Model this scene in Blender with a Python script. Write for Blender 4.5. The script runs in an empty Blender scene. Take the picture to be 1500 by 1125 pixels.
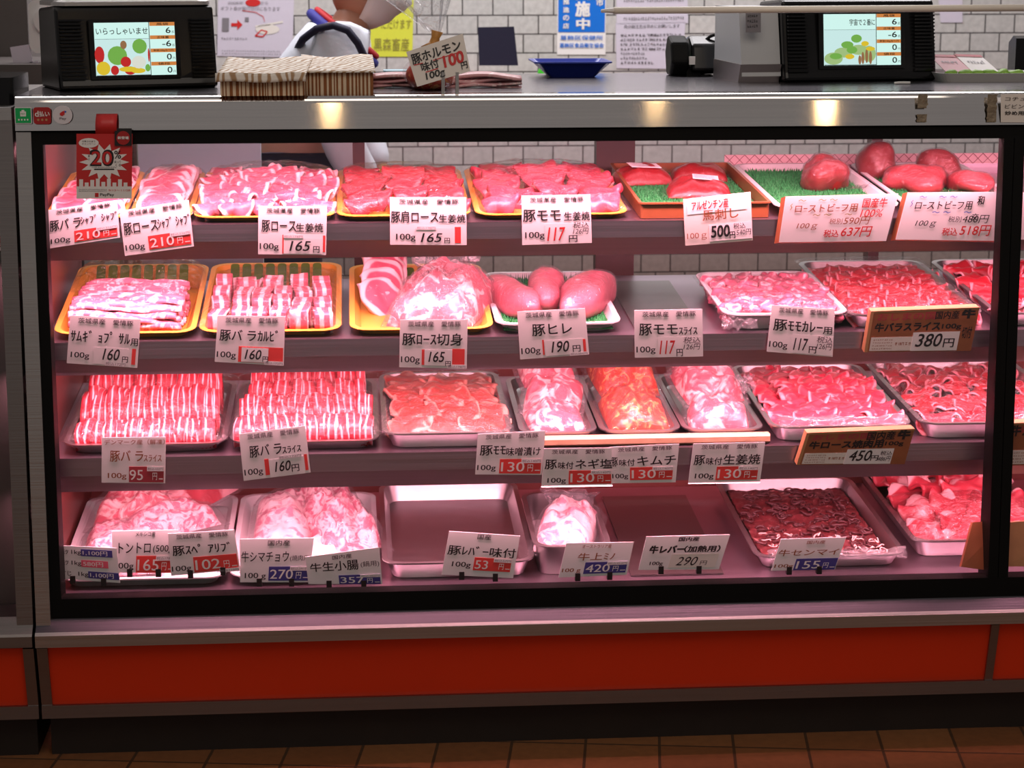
import bpy, math, random
from mathutils import Vector, Matrix, noise
random.seed(7)
SC = bpy.context.scene
COL = SC.collection
# ------------------------------------------------------------------ camera
FPX, PITCH, YAW, DC, HC = 3000.0, math.radians(11.7), math.radians(4.4), 3.8, 1.49
CAMP = Vector((-DC*math.tan(YAW), -DC, HC))
FW = Vector((math.sin(YAW)*math.cos(PITCH), math.cos(YAW)*math.cos(PITCH), -math.sin(PITCH)))
RT = Vector((math.cos(YAW), -math.sin(YAW), 0))
UP = RT.cross(FW)
cd = bpy.data.cameras.new('camera'); camo = bpy.data.objects.new('camera', cd); COL.objects.link(camo)
cd.sensor_width = 36; cd.lens = 36*FPX/1500; cd.clip_start = .05; cd.clip_end = 60
camo.matrix_world = Matrix.Translation(CAMP) @ Matrix((RT, UP, -FW)).transposed().to_4x4()
cd.dof.use_dof = True; cd.dof.focus_distance = 3.95; cd.dof.aperture_fstop = 7.5
SC.camera = camo
SC.view_settings.view_transform = 'Standard'; SC.view_settings.look = 'None'
SC.view_settings.exposure = 0.0; SC.view_settings.gamma = 1.0; SC.view_settings.use_curve_mapping = False
SC.cycles.transparent_max_bounces = 24; SC.cycles.max_bounces = 8; SC.cycles.glossy_bounces = 4
SC.cycles.diffuse_bounces = 3; SC.cycles.sample_clamp_indirect = 4; SC.cycles.caustics_reflective = False; SC.cycles.caustics_refractive = False
W = bpy.data.worlds.new('world'); SC.world = W; W.use_nodes = True
W.node_tree.nodes['Background'].inputs[0].default_value = (.9, .82, .78, 1)
W.node_tree.nodes['Background'].inputs[1].default_value = .20

def lamp(name, kind, loc, target, power, color, size=.1, size_y=None, spread=None):
    l = bpy.data.lights.new(name, kind); l.energy = power; l.color = color
    if kind == 'AREA':
        l.shape = 'RECTANGLE'; l.size = size; l.size_y = size_y or size
        if spread: l.spread = spread
    else: l.shadow_soft_size = size
    o = bpy.data.objects.new(name, l); COL.objects.link(o); o.location = loc
    if target is not None:
        o.rotation_euler = (Vector(target)-Vector(loc)).to_track_quat('-Z', 'Y').to_euler()
    return o

PINK = (1, .40, .50)
# light strips of the case: behind the top frame and under the front of each shelf
for ly, lz, lp in ((.018, 1.155, 14), (.042, .922, 8), (.040, .712, 9), (.030, .479, 7)):
    lamp('case_strip_and_fill', 'AREA', (.25, ly, lz), (.25, ly+.12, lz-.15), lp*1.15, PINK, 2.4, .03, math.radians(112))
for ly, lz, lp in ((.30, 1.185, 3.5), (.26, .985, 4), (.26, .770, 4), (.26, .545, 3.5)):  # added fill lamps at mid-depth to brighten the backs of the shelves
    lamp('case_strip_and_fill', 'AREA', (.25, ly, lz), (.25, ly+.02, lz-.2), lp, PINK, 2.3, .12)
# shop behind the counter: cool ceiling light
lamp('shop_light', 'AREA', (.2, 1.75, 2.9), (.2, 1.9, 0), 88, (1, .95, .97), 3.2, .7)
# market passage: warm ceiling light and a few warm spot bulbs
lamp('passage_light', 'AREA', (.2, -2.2, 3.3), (.2, -.4, .6), 25, (1, .86, .74), 3.0, 1.6)
for bx, bz in ((-.36, 1.75), (.61, 1.8), (1.12, 1.7)):
    lamp('spot_bulb', 'POINT', (bx, -2.2, bz+.2), None, .9, (1, .64, .30), .03)

# ------------------------------------------------------------------ pixel helpers
def ray(px, py): return FW + RT*((px-750)/FPX) + UP*((562.5-py)/FPX)
def onY(px, py, Y):
    d = ray(px, py); return CAMP + d*((Y-CAMP.y)/d.y)
def onZ(px, py, Z):
    d = ray(px, py); return CAMP + d*((Z-CAMP.z)/d.z)
def Xat(px, Y, Z):
    # x of the point at depth Y and height Z seen in picture column px
    v0 = Vector((0, Y, Z))-CAMP; k = (px-750)/FPX
    a = v0.dot(RT)-k*v0.dot(FW); b = RT.x-k*FW.x
    return -a/b

# ------------------------------------------------------------------ materials
def newmat(name):
    m = bpy.data.materials.new(name); m.use_nodes = True
    nt = m.node_tree; return m, nt, nt.nodes['Principled BSDF']
def N(nt, t, **kw):
    n = nt.nodes.new(t)
    for k, v in kw.items():
        if k in n.inputs: n.inputs[k].default_value = v
        else: setattr(n, k, v)
    return n
def flat(name, col, rough=.5, metal=0, spec=.5, bump=0, bscale=60, emit=0, var=0):
    m, nt, b = newmat(name)
    b.inputs['Base Color'].default_value = (*col, 1); b.inputs['Roughness'].default_value = rough
    b.inputs['Metallic'].default_value = metal; b.inputs['Specular IOR Level'].default_value = spec
    if emit:
        b.inputs['Emission Color'].default_value = (*col, 1); b.inputs['Emission Strength'].default_value = emit
        b.inputs['Base Color'].default_value = (0, 0, 0, 1)
    if bump or var:
        tc = N(nt, 'ShaderNodeTexCoord'); n = N(nt, 'ShaderNodeTexNoise', Scale=bscale, Detail=4.0)
        nt.links.new(tc.outputs['Object'], n.inputs['Vector'])
        if bump:
            bp = N(nt, 'ShaderNodeBump', Strength=bump, Distance=.01)
            nt.links.new(n.outputs['Fac'], bp.inputs['Height']); nt.links.new(bp.outputs['Normal'], b.inputs['Normal'])
        if var:
            mx = N(nt, 'ShaderNodeMix', data_type='RGBA')
            mx.inputs[6].default_value = (*[c*(1-var) for c in col], 1); mx.inputs[7].default_value = (*[min(1, c*(1+var)) for c in col], 1)
            nt.links.new(n.outputs['Fac'], mx.inputs[0]); nt.links.new(mx.outputs[2], b.inputs['Base Color'])
    return m
def steel(name, col, rough, sx=2, sz=300, amp=.08, bump=.12):
    m, nt, b = newmat(name); b.inputs['Metallic'].default_value = 1
    tc = N(nt, 'ShaderNodeTexCoord'); mp = N(nt, 'ShaderNodeMapping'); mp.inputs['Scale'].default_value = (sx, sz, sz)
    n = N(nt, 'ShaderNodeTexNoise', Scale=1.0, Detail=3.0)
    nt.links.new(tc.outputs['Object'], mp.inputs['Vector']); nt.links.new(mp.outputs[0], n.inputs['Vector'])
    mr = N(nt, 'ShaderNodeMapRange'); mr.inputs['To Min'].default_value = rough-amp; mr.inputs['To Max'].default_value = rough+amp
    nt.links.new(n.outputs['Fac'], mr.inputs['Value']); nt.links.new(mr.outputs[0], b.inputs['Roughness'])
    mx = N(nt, 'ShaderNodeMix', data_type='RGBA'); mx.inputs[6].default_value = (*[c*.85 for c in col], 1); mx.inputs[7].default_value = (*col, 1)
    nt.links.new(n.outputs['Fac'], mx.inputs[0]); nt.links.new(mx.outputs[2], b.inputs['Base Color'])
    bp = N(nt, 'ShaderNodeBump', Strength=bump, Distance=.002)
    nt.links.new(n.outputs['Fac'], bp.inputs['Height']); nt.links.new(bp.outputs[0], b.inputs['Normal'])
    return m
def film(name, tint=(1, 1, 1), base=.012, wr=.6, scale=28, gloss=.10, milky=0, fk=.14):
    m, nt, b = newmat(name); nt.nodes.remove(b); out = nt.nodes['Material Output']
    tr = N(nt, 'ShaderNodeBsdfTransparent'); tr.inputs[0].default_value = (*tint, 1)
    gl = N(nt, 'ShaderNodeBsdfGlossy'); gl.inputs['Roughness'].default_value = gloss
    lw = N(nt, 'ShaderNodeLayerWeight', Blend=.35)
    ma = N(nt, 'ShaderNodeMath', operation='MULTIPLY_ADD', use_clamp=True); ma.inputs[1].default_value = fk; ma.inputs[2].default_value = base
    nt.links.new(lw.outputs['Fresnel'], ma.inputs[0])
    if wr:
        tc = N(nt, 'ShaderNodeTexCoord'); n = N(nt, 'ShaderNodeTexNoise', Scale=scale, Detail=3.0, Distortion=1.2)
        nt.links.new(tc.outputs['Object'], n.inputs['Vector'])
        bp = N(nt, 'ShaderNodeBump', Strength=wr, Distance=.02); nt.links.new(n.outputs['Fac'], bp.inputs['Height'])
        nt.links.new(bp.outputs[0], gl.inputs['Normal']); nt.links.new(bp.outputs[0], lw.inputs['Normal'])
    mix = N(nt, 'ShaderNodeMixShader')
    nt.links.new(ma.outputs[0], mix.inputs[0]); nt.links.new(tr.outputs[0], mix.inputs[1]); nt.links.new(gl.outputs[0], mix.inputs[2])
    last = mix
    if milky:
        df = N(nt, 'ShaderNodeBsdfDiffuse'); df.inputs[0].default_value = (.9, .9, .92, 1)
        m2 = N(nt, 'ShaderNodeMixShader'); m2.inputs[0].default_value = milky
        nt.links.new(mix.outputs[0], m2.inputs[1]); nt.links.new(df.outputs[0], m2.inputs[2]); last = m2
    nt.links.new(last.outputs[0], out.inputs['Surface']); return m
def meat(name, lean, fat, mode='marble', scale=40, amt=.5, width=.08, rough=.32, dark=None, sw=(.22, .36)):
    """lean / fat mix: marble = noise veins, stripe = bands across u, edge = fat rim on one side, all with noise"""
    lean = (lean[0]*.86, lean[1]*.46, lean[2]*.72); fat = (fat[0]*.97, fat[1]*.80, fat[2]*.88); amt -= .03
    m, nt, b = newmat(name); L = nt.links.new
    b.inputs['Roughness'].default_value = rough; b.inputs['Specular IOR Level'].default_value = .45
    tc = N(nt, 'ShaderNodeTexCoord'); oi = N(nt, 'ShaderNodeObjectInfo')
    sc = N(nt, 'ShaderNodeVectorMath', operation='SCALE'); sc.inputs['Scale'].default_value = 37
    cx = N(nt, 'ShaderNodeCombineXYZ'); 
    for i in range(3): L(oi.outputs['Random'], cx.inputs[i])
    L(cx.outputs[0], sc.inputs[0])
    ad = N(nt, 'ShaderNodeVectorMath', operation='ADD'); L(tc.outputs['Object'], ad.inputs[0]); L(sc.outputs[0], ad.inputs[1])
    n1 = N(nt, 'ShaderNodeTexNoise', Scale=scale, Detail=5.0, Distortion=1.5); L(ad.outputs[0], n1.inputs['Vector'])
    n2 = N(nt, 'ShaderNodeTexNoise', Scale=scale*.35, Detail=3.0, Distortion=.5); L(ad.outputs[0], n2.inputs['Vector'])
    def ramp(src, a, c):
        r = N(nt, 'ShaderNodeMapRange', interpolation_type='SMOOTHSTEP'); r.inputs['From Min'].default_value = a; r.inputs['From Max'].default_value = c
        L(src, r.inputs['Value']); return r.outputs[0]
    def math2(op, a, c):
        x = N(nt, 'ShaderNodeMath', operation=op)
        for i, s in ((0, a), (1, c)):
            if isinstance(s, (int, float)): x.inputs[i].default_value = s
            else: L(s, x.inputs[i])
        return x.outputs[0]
    fac = ramp(n1.outputs['Fac'], 1-amt-.06, 1-amt+.10)
    if mode in ('stripe', 'edge', 'rim'):
        sp = N(nt, 'ShaderNodeSeparateXYZ'); L(tc.outputs['UV'], sp.inputs[0])
        wob = math2('MULTIPLY', math2('SUBTRACT', n2.outputs['Fac'], .5), .45)
        if mode == 'stripe':
            u = math2('ADD', math2('ADD', sp.outputs[0], wob), math2('MULTIPLY', oi.outputs['Random'], .3))
            t = math2('ABSOLUTE', math2('SUBTRACT', math2('FRACT', math2('MULTIPLY', u, 1/width), 0), .5), 0)
            f2 = ramp(t, *sw)
        elif mode == 'edge':
            f2 = ramp(math2('ADD', sp.outputs[1], math2('MULTIPLY', wob, .6)), 1-width-.05, 1-width+.03)
        else:
            du = math2('POWER', math2('SUBTRACT', sp.outputs[0], .5), 2); dv = math2('POWER', math2('SUBTRACT', sp.outputs[1], .5), 2)
            f2 = ramp(math2('ADD', math2('SQRT', math2('ADD', du, dv), 0), math2('MULTIPLY', wob, .35)), .5-width-.04, .5-width+.03)
        fac = math2('MAXIMUM', fac, f2)
    mx = N(nt, 'ShaderNodeMix', data_type='RGBA'); mx.inputs[7].default_value = (*fat, 1)
    lm = N(nt, 'ShaderNodeMix', data_type='RGBA'); dk = dark or tuple(c*.62 for c in lean)
    lm.inputs[6].default_value = (*dk, 1); lm.inputs[7].default_value = (*lean, 1)
    L(n2.outputs['Fac'], lm.inputs[0]); L(lm.outputs[2], mx.inputs[6]); L(fac, mx.inputs[0]); L(mx.outputs[2], b.inputs['Base Color'])
    bp = N(nt, 'ShaderNodeBump', Strength=.35, Distance=.004); L(n1.outputs['Fac'], bp.inputs['Height']); L(bp.outputs[0], b.inputs['Normal'])
    return m

M = {}
M['steel'] = steel('brushed_steel', (.60, .57, .55), .30)
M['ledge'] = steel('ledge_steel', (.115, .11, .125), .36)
M['counter'] = steel('counter_steel', (.36, .34, .37), .22)
M['steel_dark'] = steel('dull_steel', (.34, .31, .30), .34)
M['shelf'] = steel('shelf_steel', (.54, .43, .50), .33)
M['tray_steel'] = steel('tray_steel', (.60, .57, .57), .33, 40, 40, .06)
M['inner'] = flat('case_lining', (.30, .085, .075), .35, .3)  # steel lining, red of the reflected meats put into its colour
M['black'] = flat('black_rubber', (.004, .004, .004), .55, spec=.15)
M['gloss_black'] = flat('glossy_black_plastic', (.006, .006, .007), .2, spec=.3)
M['red'] = flat('red_panel', (.86, .048, .010), .32, var=.08, bscale=3)
M['kick'] = flat('dark_base', (.014, .008, .005), .6, bump=.3, var=.4, bscale=9)
M['glass'] = film('clear_glass', (.99, .993, .993), .008, 0, gloss=.0, fk=.20)
M['film'] = film('cling_film', (.995, .995, .995), .012, 1.0, 34, .09, .0)
M['bag'] = film('bag_plastic', (.99, .99, .995), .018, 1.0, 26, .10, .03, .20)
M['gloss_film'] = film('shiny_film', (.985, .985, .99), .035, 1.0, 30, .10, .03, .30)
M['crinkle'] = film('crinkled_bag', (.98, .98, .99), .05, 1.0, 42, .12, .05, .32)
M['paper'] = flat('white_card', (.86, .82, .82), .55, var=.03, bscale=30)
M['paper_warm'] = flat('cream_card', (.80, .74, .68), .6, var=.05, bscale=30)
M['paper_lilac'] = flat('lilac_paper', (.66, .60, .70), .6, var=.04)
M['paper_yellow'] = flat('yellow_paper', (.72, .74, .06), .6, var=.05)
M['ink'] = flat('black_ink', (.012, .009, .010), .5)
M['ink_brown'] = flat('brown_ink', (.30, .09, .03), .5)
M['ink_olive'] = flat('olive_ink', (.30, .26, .05), .5)
M['ink_red'] = flat('red_ink', (.62, .02, .02), .5)
M['ink_white'] = flat('white_ink', (.88, .84, .82), .5)
M['ink_blue'] = flat('blue_ink', (.02, .10, .5), .5)
M['ink_grey'] = flat('grey_ink', (.22, .20, .22), .5)
M['patch_red'] = flat('red_patch', (.80, .055, .05), .5)
M['patch_maroon'] = flat('maroon_patch', (.42, .04, .06), .5)
M['patch_navy'] = flat('navy_patch', (.055, .045, .26), .5)
M['patch_pink'] = flat('pink_patch', (.85, .12, .20), .5)
M['post'] = flat('dark_brown_post', (.05, .016, .012), .4, var=.3, bscale=12)
M['board'] = flat('orange_brown_board', (.34, .105, .04), .5, var=.35, bscale=25)
M['board_edge'] = flat('board_edge_wood', (.50, .25, .11), .5, var=.15, bscale=40)
M['wood'] = flat('pale_wood', (.70, .42, .26), .5, var=.22, bscale=30, bump=.2)
M['yellow'] = flat('yellow_plastic', (.86, .42, .055), .38)
M['orange'] = flat('orange_plastic', (.70, .20, .035), .4)
M['white'] = flat('white_plastic', (.80, .78, .78), .35)
M['brown_box'] = flat('brown_lacquer', (.25, .08, .03), .35, var=.15)
M['grass'] = flat('green_grass_mat', (.03, .30, .08), .6, bump=1.0, bscale=110, var=.95)
M['leaf'] = flat('green_plastic_slats', (.10, .19, .03), .4, var=.2, bscale=40)
M['leaf_dark'] = flat('dark_green_plastic', (.01, .14, .07), .35)
M['blue_tray'] = flat('blue_plastic', (.025, .05, .42), .3)
M['navy'] = flat('navy_cloth', (.012, .012, .04), .7)
M['shirt'] = flat('white_shirt', (.72, .75, .84), .8, bump=.4, bscale=14)
M['skin'] = flat('skin', (.42, .20, .13), .5)
M['hair'] = flat('black_hair', (.012, .009, .008), .5)
M['mask'] = flat('white_mask', (.78, .74, .76), .8)
M['collar_red'] = flat('red_trim', (.55, .02, .03), .7)
M['collar_blue'] = flat('blue_trim', (.03, .03, .28), .7)
M['white_metal'] = flat('cream_enamel', (.95, .87, .76), .35)
M['grey_case'] = flat('pale_grey_case', (.55, .56, .58), .4)
M['cabinet'] = flat('dark_cabinet', (.10, .085, .08), .5, var=.3, bscale=5)
M['green_bag'] = flat('green_bag', (.06, .62, .03), .4, bump=.6, bscale=20)
M['blue_cloth'] = flat('blue_glove', (.05, .06, .33), .6, bump=.5, bscale=30)
M['cyan'] = flat('pale_blue_wrap', (.45, .70, .82), .4)
M['stripe_brown'] = flat('brown_bag_edge', (.26, .085, .02), .7, var=.3, bscale=50)
M['stripe_cream'] = flat('cream_bag_edge', (.74, .58, .40), .7, var=.15, bscale=50)
M['tie'] = flat('brown_tie', (.50, .22, .04), .5)
# meats: lean / fat colours of the meat itself
M['pork'] = meat('pork_loin', (.78, .26, .27), (.92, .74, .70), 'rim', 45, .36, .07)
M['pork_red'] = meat('pork_shoulder', (.72, .10, .09), (.90, .62, .58), 'marble', 30, .33)
M['pork_thick'] = meat('pork_leg', (.78, .17, .17), (.92, .68, .64), 'edge', 30, .32, .10)
M['belly'] = meat('pork_belly_slice', (.78, .10, .10), (.93, .66, .64), 'stripe', 26, .25, .62, sw=(.31, .43))
M['belly_long'] = meat('pork_belly_strip', (.86, .42, .40), (.96, .84, .80), 'edge', 40, .50, .30)
M['kalbi'] = meat('pork_belly_chunk', (.82, .25, .24), (.95, .80, .76), 'stripe', 14, .38, .62)
M['fillet'] = meat('pork_fillet', (.80, .28, .26), (.92, .66, .62), 'marble', 22, .36)
M['beef'] = meat('beef_slice', (.70, .05, .06), (.90, .40, .42), 'rim', 50, .37, .025)
M['beef_flat'] = meat('beef_loin_slice', (.78, .10, .12), (.90, .36, .38), 'rim', 42, .40, .012)
M['roast'] = meat('beef_lump', (.42, .05, .04), (.80, .30, .28), 'marble', 20, .33)
M['miso'] = meat('miso_pork', (.80, .17, .09), (.90, .42, .30), 'rim', 30, .36, .05)
M['kimchi'] = meat('kimchi_pork', (.78, .10, .02), (.92, .42, .12), 'marble', 55, .46)
M['salted'] = meat('salted_pork', (.82, .26, .24), (.95, .82, .72), 'marble', 26, .50)
M['offal'] = meat('offal', (.85, .42, .40), (.95, .80, .76), 'marble', 45, .55)
M['offal_pale'] = meat('pale_tripe', (.85, .55, .48), (.96, .86, .80), 'marble', 30, .60)
M['tripe_dark'] = meat('dark_tripe', (.20, .07, .05), (.60, .36, .30), 'marble', 60, .40)
M['tripe_strand'] = meat('tripe_strand', (.12, .07, .05), (.30, .20, .17), 'marble', 80, .33)
M['tripe_white'] = flat('white_tripe', (.62, .46, .42), .4)
M['bacon'] = meat('bacon', (.95, .90, .62), (.97, .95, .85), 'edge', 30, .45, .3)
M['fatty'] = meat('fatty_beef', (.74, .12, .12), (.94, .60, .58), 'edge', 14, .42, .25)
M['cube'] = meat('curry_pork', (.86, .36, .36), (.95, .78, .76), 'marble', 40, .47)
# tiles and floor
def brick(name, c1, c2, mortar, w, h, ms, rough, axis, offset=.5, rot=0):
    m, nt, b = newmat(name); L = nt.links.new; b.inputs['Roughness'].default_value = rough
    tc = N(nt, 'ShaderNodeTexCoord'); mp = N(nt, 'ShaderNodeMapping')
    mp.inputs['Rotation'].default_value = (math.pi/2, 0, 0) if axis == 'Y' else (0, 0, rot)
    L(tc.outputs['Object'], mp.inputs['Vector'])
    t = N(nt, 'ShaderNodeTexBrick', Scale=1.0); t.offset = offset
    t.inputs['Color1'].default_value = (*c1, 1); t.inputs['Color2'].default_value = (*c2, 1); t.inputs['Mortar'].default_value = (*mortar, 1)
    t.inputs['Mortar Size'].default_value = ms; t.inputs['Brick Width'].default_value = w; t.inputs['Row Height'].default_value = h; t.inputs['Mortar Smooth'].default_value = .1
    L(mp.outputs[0], t.inputs['Vector'])
    n = N(nt, 'ShaderNodeTexNoise', Scale=60.0, Detail=5.0); L(tc.outputs['Object'], n.inputs['Vector'])
    mx = N(nt, 'ShaderNodeMix', data_type='RGBA', blend_type='MULTIPLY'); mx.inputs[0].default_value = .45
    L(t.outputs['Color'], mx.inputs[6]); L(n.outputs['Fac'], mx.inputs[7]); L(mx.outputs[2], b.inputs['Base Color'])
    bp = N(nt, 'ShaderNodeBump', Strength=.5, Distance=.004); bp.invert = True
    L(t.outputs['Fac'], bp.inputs['Height']); L(bp.outputs[0], b.inputs['Normal']); return m
M['tiles'] = brick('white_wall_tiles', (.74, .71, .68), (.68, .66, .64), (.10, .09, .09), .094, .0575, .0022, .3, 'Y')
M['floor'] = brick('brown_floor_tiles', (.33, .135, .05), (.26, .10, .038), (.10, .05, .025), .145, .145, .003, .4, 'Z', 0, math.radians(8))

# ------------------------------------------------------------------ object helpers
def tag(o, label=None, cat=None, group=None, kind=None):
    for k, v in (('label', label), ('category', cat), ('group', group), ('kind', kind)):
        if v: o[k] = v
    return o
def link(name, me, mat=None, parent=None, mw=None):
    if mat is not None and not me.materials: me.materials.append(M[mat] if isinstance(mat, str) else mat)
    o = bpy.data.objects.new(name, me); COL.objects.link(o)
    if parent is not None: o.parent = parent
    if mw is not None: o.matrix_basis = mw
    return o
def mesh(name, vs, fs, uvs=None, smooth=False):
    me = bpy.data.meshes.new(name); me.from_pydata([tuple(v) for v in vs], [], fs); me.update()
    if smooth: me.polygons.foreach_set('use_smooth', [True]*len(me.polygons))
    if uvs:
        l = me.uv_layers.new(name='UVMap'); out = []
        for lp in me.loops: out += uvs[lp.vertex_index]
        l.data.foreach_set('uv', out)
    return me
def empty(name, mw, label, cat, group=None):
    o = bpy.data.objects.new(name, None); COL.objects.link(o); o.empty_display_size = .05
    o.matrix_basis = mw; return tag(o, label, cat, group)
class MB:
    def __init__(s): s.v = []; s.f = []
    def add(s, vs, fs):
        n = len(s.v); s.v += [Vector(v) for v in vs]; s.f += [[i+n for i in f] for f in fs]; return s
    def box(s, a, b, mw=None):
        x0, y0, z0 = a; x1, y1, z1 = b
        vs = [Vector(p) for p in ((x0,y0,z0),(x1,y0,z0),(x1,y1,z0),(x0,y1,z0),(x0,y0,z1),(x1,y0,z1),(x1,y1,z1),(x0,y1,z1))]
        if mw: vs = [mw @ v for v in vs]
        return s.add(vs, [[0,3,2,1],[4,5,6,7],[0,1,5,4],[1,2,6,5],[2,3,7,6],[3,0,4,7]])
    def prism(s, prof, x0, x1, ax=0):
        # closed profile of (y, z) points swept along x
        n = len(prof)
        vs = [(x0, p[0], p[1]) for p in prof]+[(x1, p[0], p[1]) for p in prof]
        fs = [[i, (i+1) % n, (i+1) % n+n, i+n] for i in range(n)]+[list(range(n))[::-1], list(range(n, 2*n))]
        return s.add(vs, fs)
    def tube(s, pts, r, n=10, caps=True):
        pts = [Vector(p) for p in pts]; rs = r if isinstance(r, (list, tuple)) else [r]*len(pts); vs = []; ref = None
        for i, p in enumerate(pts):
            d = (pts[min(i+1, len(pts)-1)]-pts[max(i-1, 0)]).normalized()
            a = (ref-d*ref.dot(d)) if ref else d.orthogonal()
            if a.length < 1e-6: a = d.orthogonal()
            a.normalize(); ref = a; b = d.cross(a)
            vs += [p+(a*math.cos(2*math.pi*k/n)+b*math.sin(2*math.pi*k/n))*rs[i] for k in range(n)]
        m = len(pts)
        fs = [[i*n+k, i*n+(k+1) % n, (i+1)*n+(k+1) % n, (i+1)*n+k] for i in range(m-1) for k in range(n)]
        if caps: fs += [list(range(n))[::-1], list(range((m-1)*n, m*n))]
        return s.add(vs, fs)
    def loops(s, loops, close_first=True, close_last=True):
        n = len(loops[0]); vs = [v for l in loops for v in l]
        fs = [[i*n+k, i*n+(k+1) % n, (i+1)*n+(k+1) % n, (i+1)*n+k] for i in range(len(loops)-1) for k in range(n)]
        if close_first: fs.append(list(range(n))[::-1])
        if close_last: fs.append(list(range((len(loops)-1)*n, len(loops)*n)))
        return s.add(vs, fs)
    def build(s, name, mat, parent=None, mw=None, smooth=False, bevel=0):
        me = mesh(name, s.v, s.f, None, smooth); o = link(name, me, mat, parent, mw)
        if bevel:
            md = o.modifiers.new('bevel', 'BEVEL'); md.width = bevel; md.segments = 2; md.limit_method = 'ANGLE'
        return o
def rrect(x0, y0, x1, y1, r, z, n=5):
    out = []
    for cx, cy, a0 in ((x1-r, y1-r, 0), (x0+r, y1-r, 90), (x0+r, y0+r, 180), (x1-r, y0+r, 270)):
        for i in range(n+1):
            a = math.radians(a0+90*i/n); out.append(Vector((cx+r*math.cos(a), cy+r*math.sin(a), z)))
    return out
def T(loc): return Matrix.Translation(Vector(loc))
def RX(a): return Matrix.Rotation(a, 4, 'X')
def RY(a): return Matrix.Rotation(a, 4, 'Y')
def RZ(a): return Matrix.Rotation(a, 4, 'Z')
def sheet(nu, nv, fn, thick, name='sheet', close=False):
    """two-sided sheet: fn(u, v) with u, v in 0..1; uv map kept for the materials"""
    P = [[Vector(fn(i/(nu-1), j/(nv-1))) for i in range(nu)] for j in range(nv)]
    vs = []; uv = []
    for side in (0, 1):
        for j in range(nv):
            for i in range(nu):
                p = P[j][i]
                du = P[j][min(i+1, nu-1)]-P[j][max(i-1, 0)]; dv = P[min(j+1, nv-1)][i]-P[max(j-1, 0)][i]
                n = du.cross(dv); n = n.normalized() if n.length > 1e-9 else Vector((0, 0, 1))
                vs.append(p-n*(thick if side else 0)); uv.append((i/(nu-1), j/(nv-1)))
    o = nu*nv; fs = []
    for j in range(nv-1):
        for i in range(nu-1):
            a = j*nu+i; q = [a, a+1, a+nu+1, a+nu]; fs += [q, [x+o for x in q[::-1]]]
    for i in range(nu-1):
        fs += [[i+1, i, i+o, i+1+o], [(nv-1)*nu+i, (nv-1)*nu+i+1, (nv-1)*nu+i+1+o, (nv-1)*nu+i+o]]
    for j in range(nv-1):
        fs += [[j*nu, (j+1)*nu, (j+1)*nu+o, j*nu+o], [(j+1)*nu+nu-1, j*nu+nu-1, j*nu+nu-1+o, (j+1)*nu+nu-1+o]]
    return mesh(name, vs, fs, uv, True)
def nz(x, y, z=0, s=1.0): return noise.noise(Vector((x*s, y*s, z*s)))

# ------------------------------------------------------------------ lettering
_TX = {}
def glyphs(s, bold=0.0, shear=0.0):
    k = (s, shear)
    if k not in _TX:
        cu = bpy.data.curves.new('lettering', 'FONT'); cu.body = s; cu.resolution_u = 3; cu.shear = shear
        o = bpy.data.objects.new('lettering', cu); COL.objects.link(o)
        dg = bpy.context.evaluated_depsgraph_get()
        me = bpy.data.meshes.new_from_object(o.evaluated_get(dg))
        vs = [(v.co.x, v.co.y) for v in me.vertices]; fs = [list(p.vertices) for p in me.polygons]
        bpy.data.objects.remove(o); bpy.data.curves.remove(cu); bpy.data.meshes.remove(me)
        x0 = min(v[0] for v in vs); x1 = max(v[0] for v in vs); y0 = min(v[1] for v in vs); y1 = max(v[1] for v in vs)
        _TX[k] = ([((a-x0)/(x1-x0), (b-y0)/(y1-y0)) for a, b in vs], fs, (x1-x0)/(y1-y0))
    return _TX[k]
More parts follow.
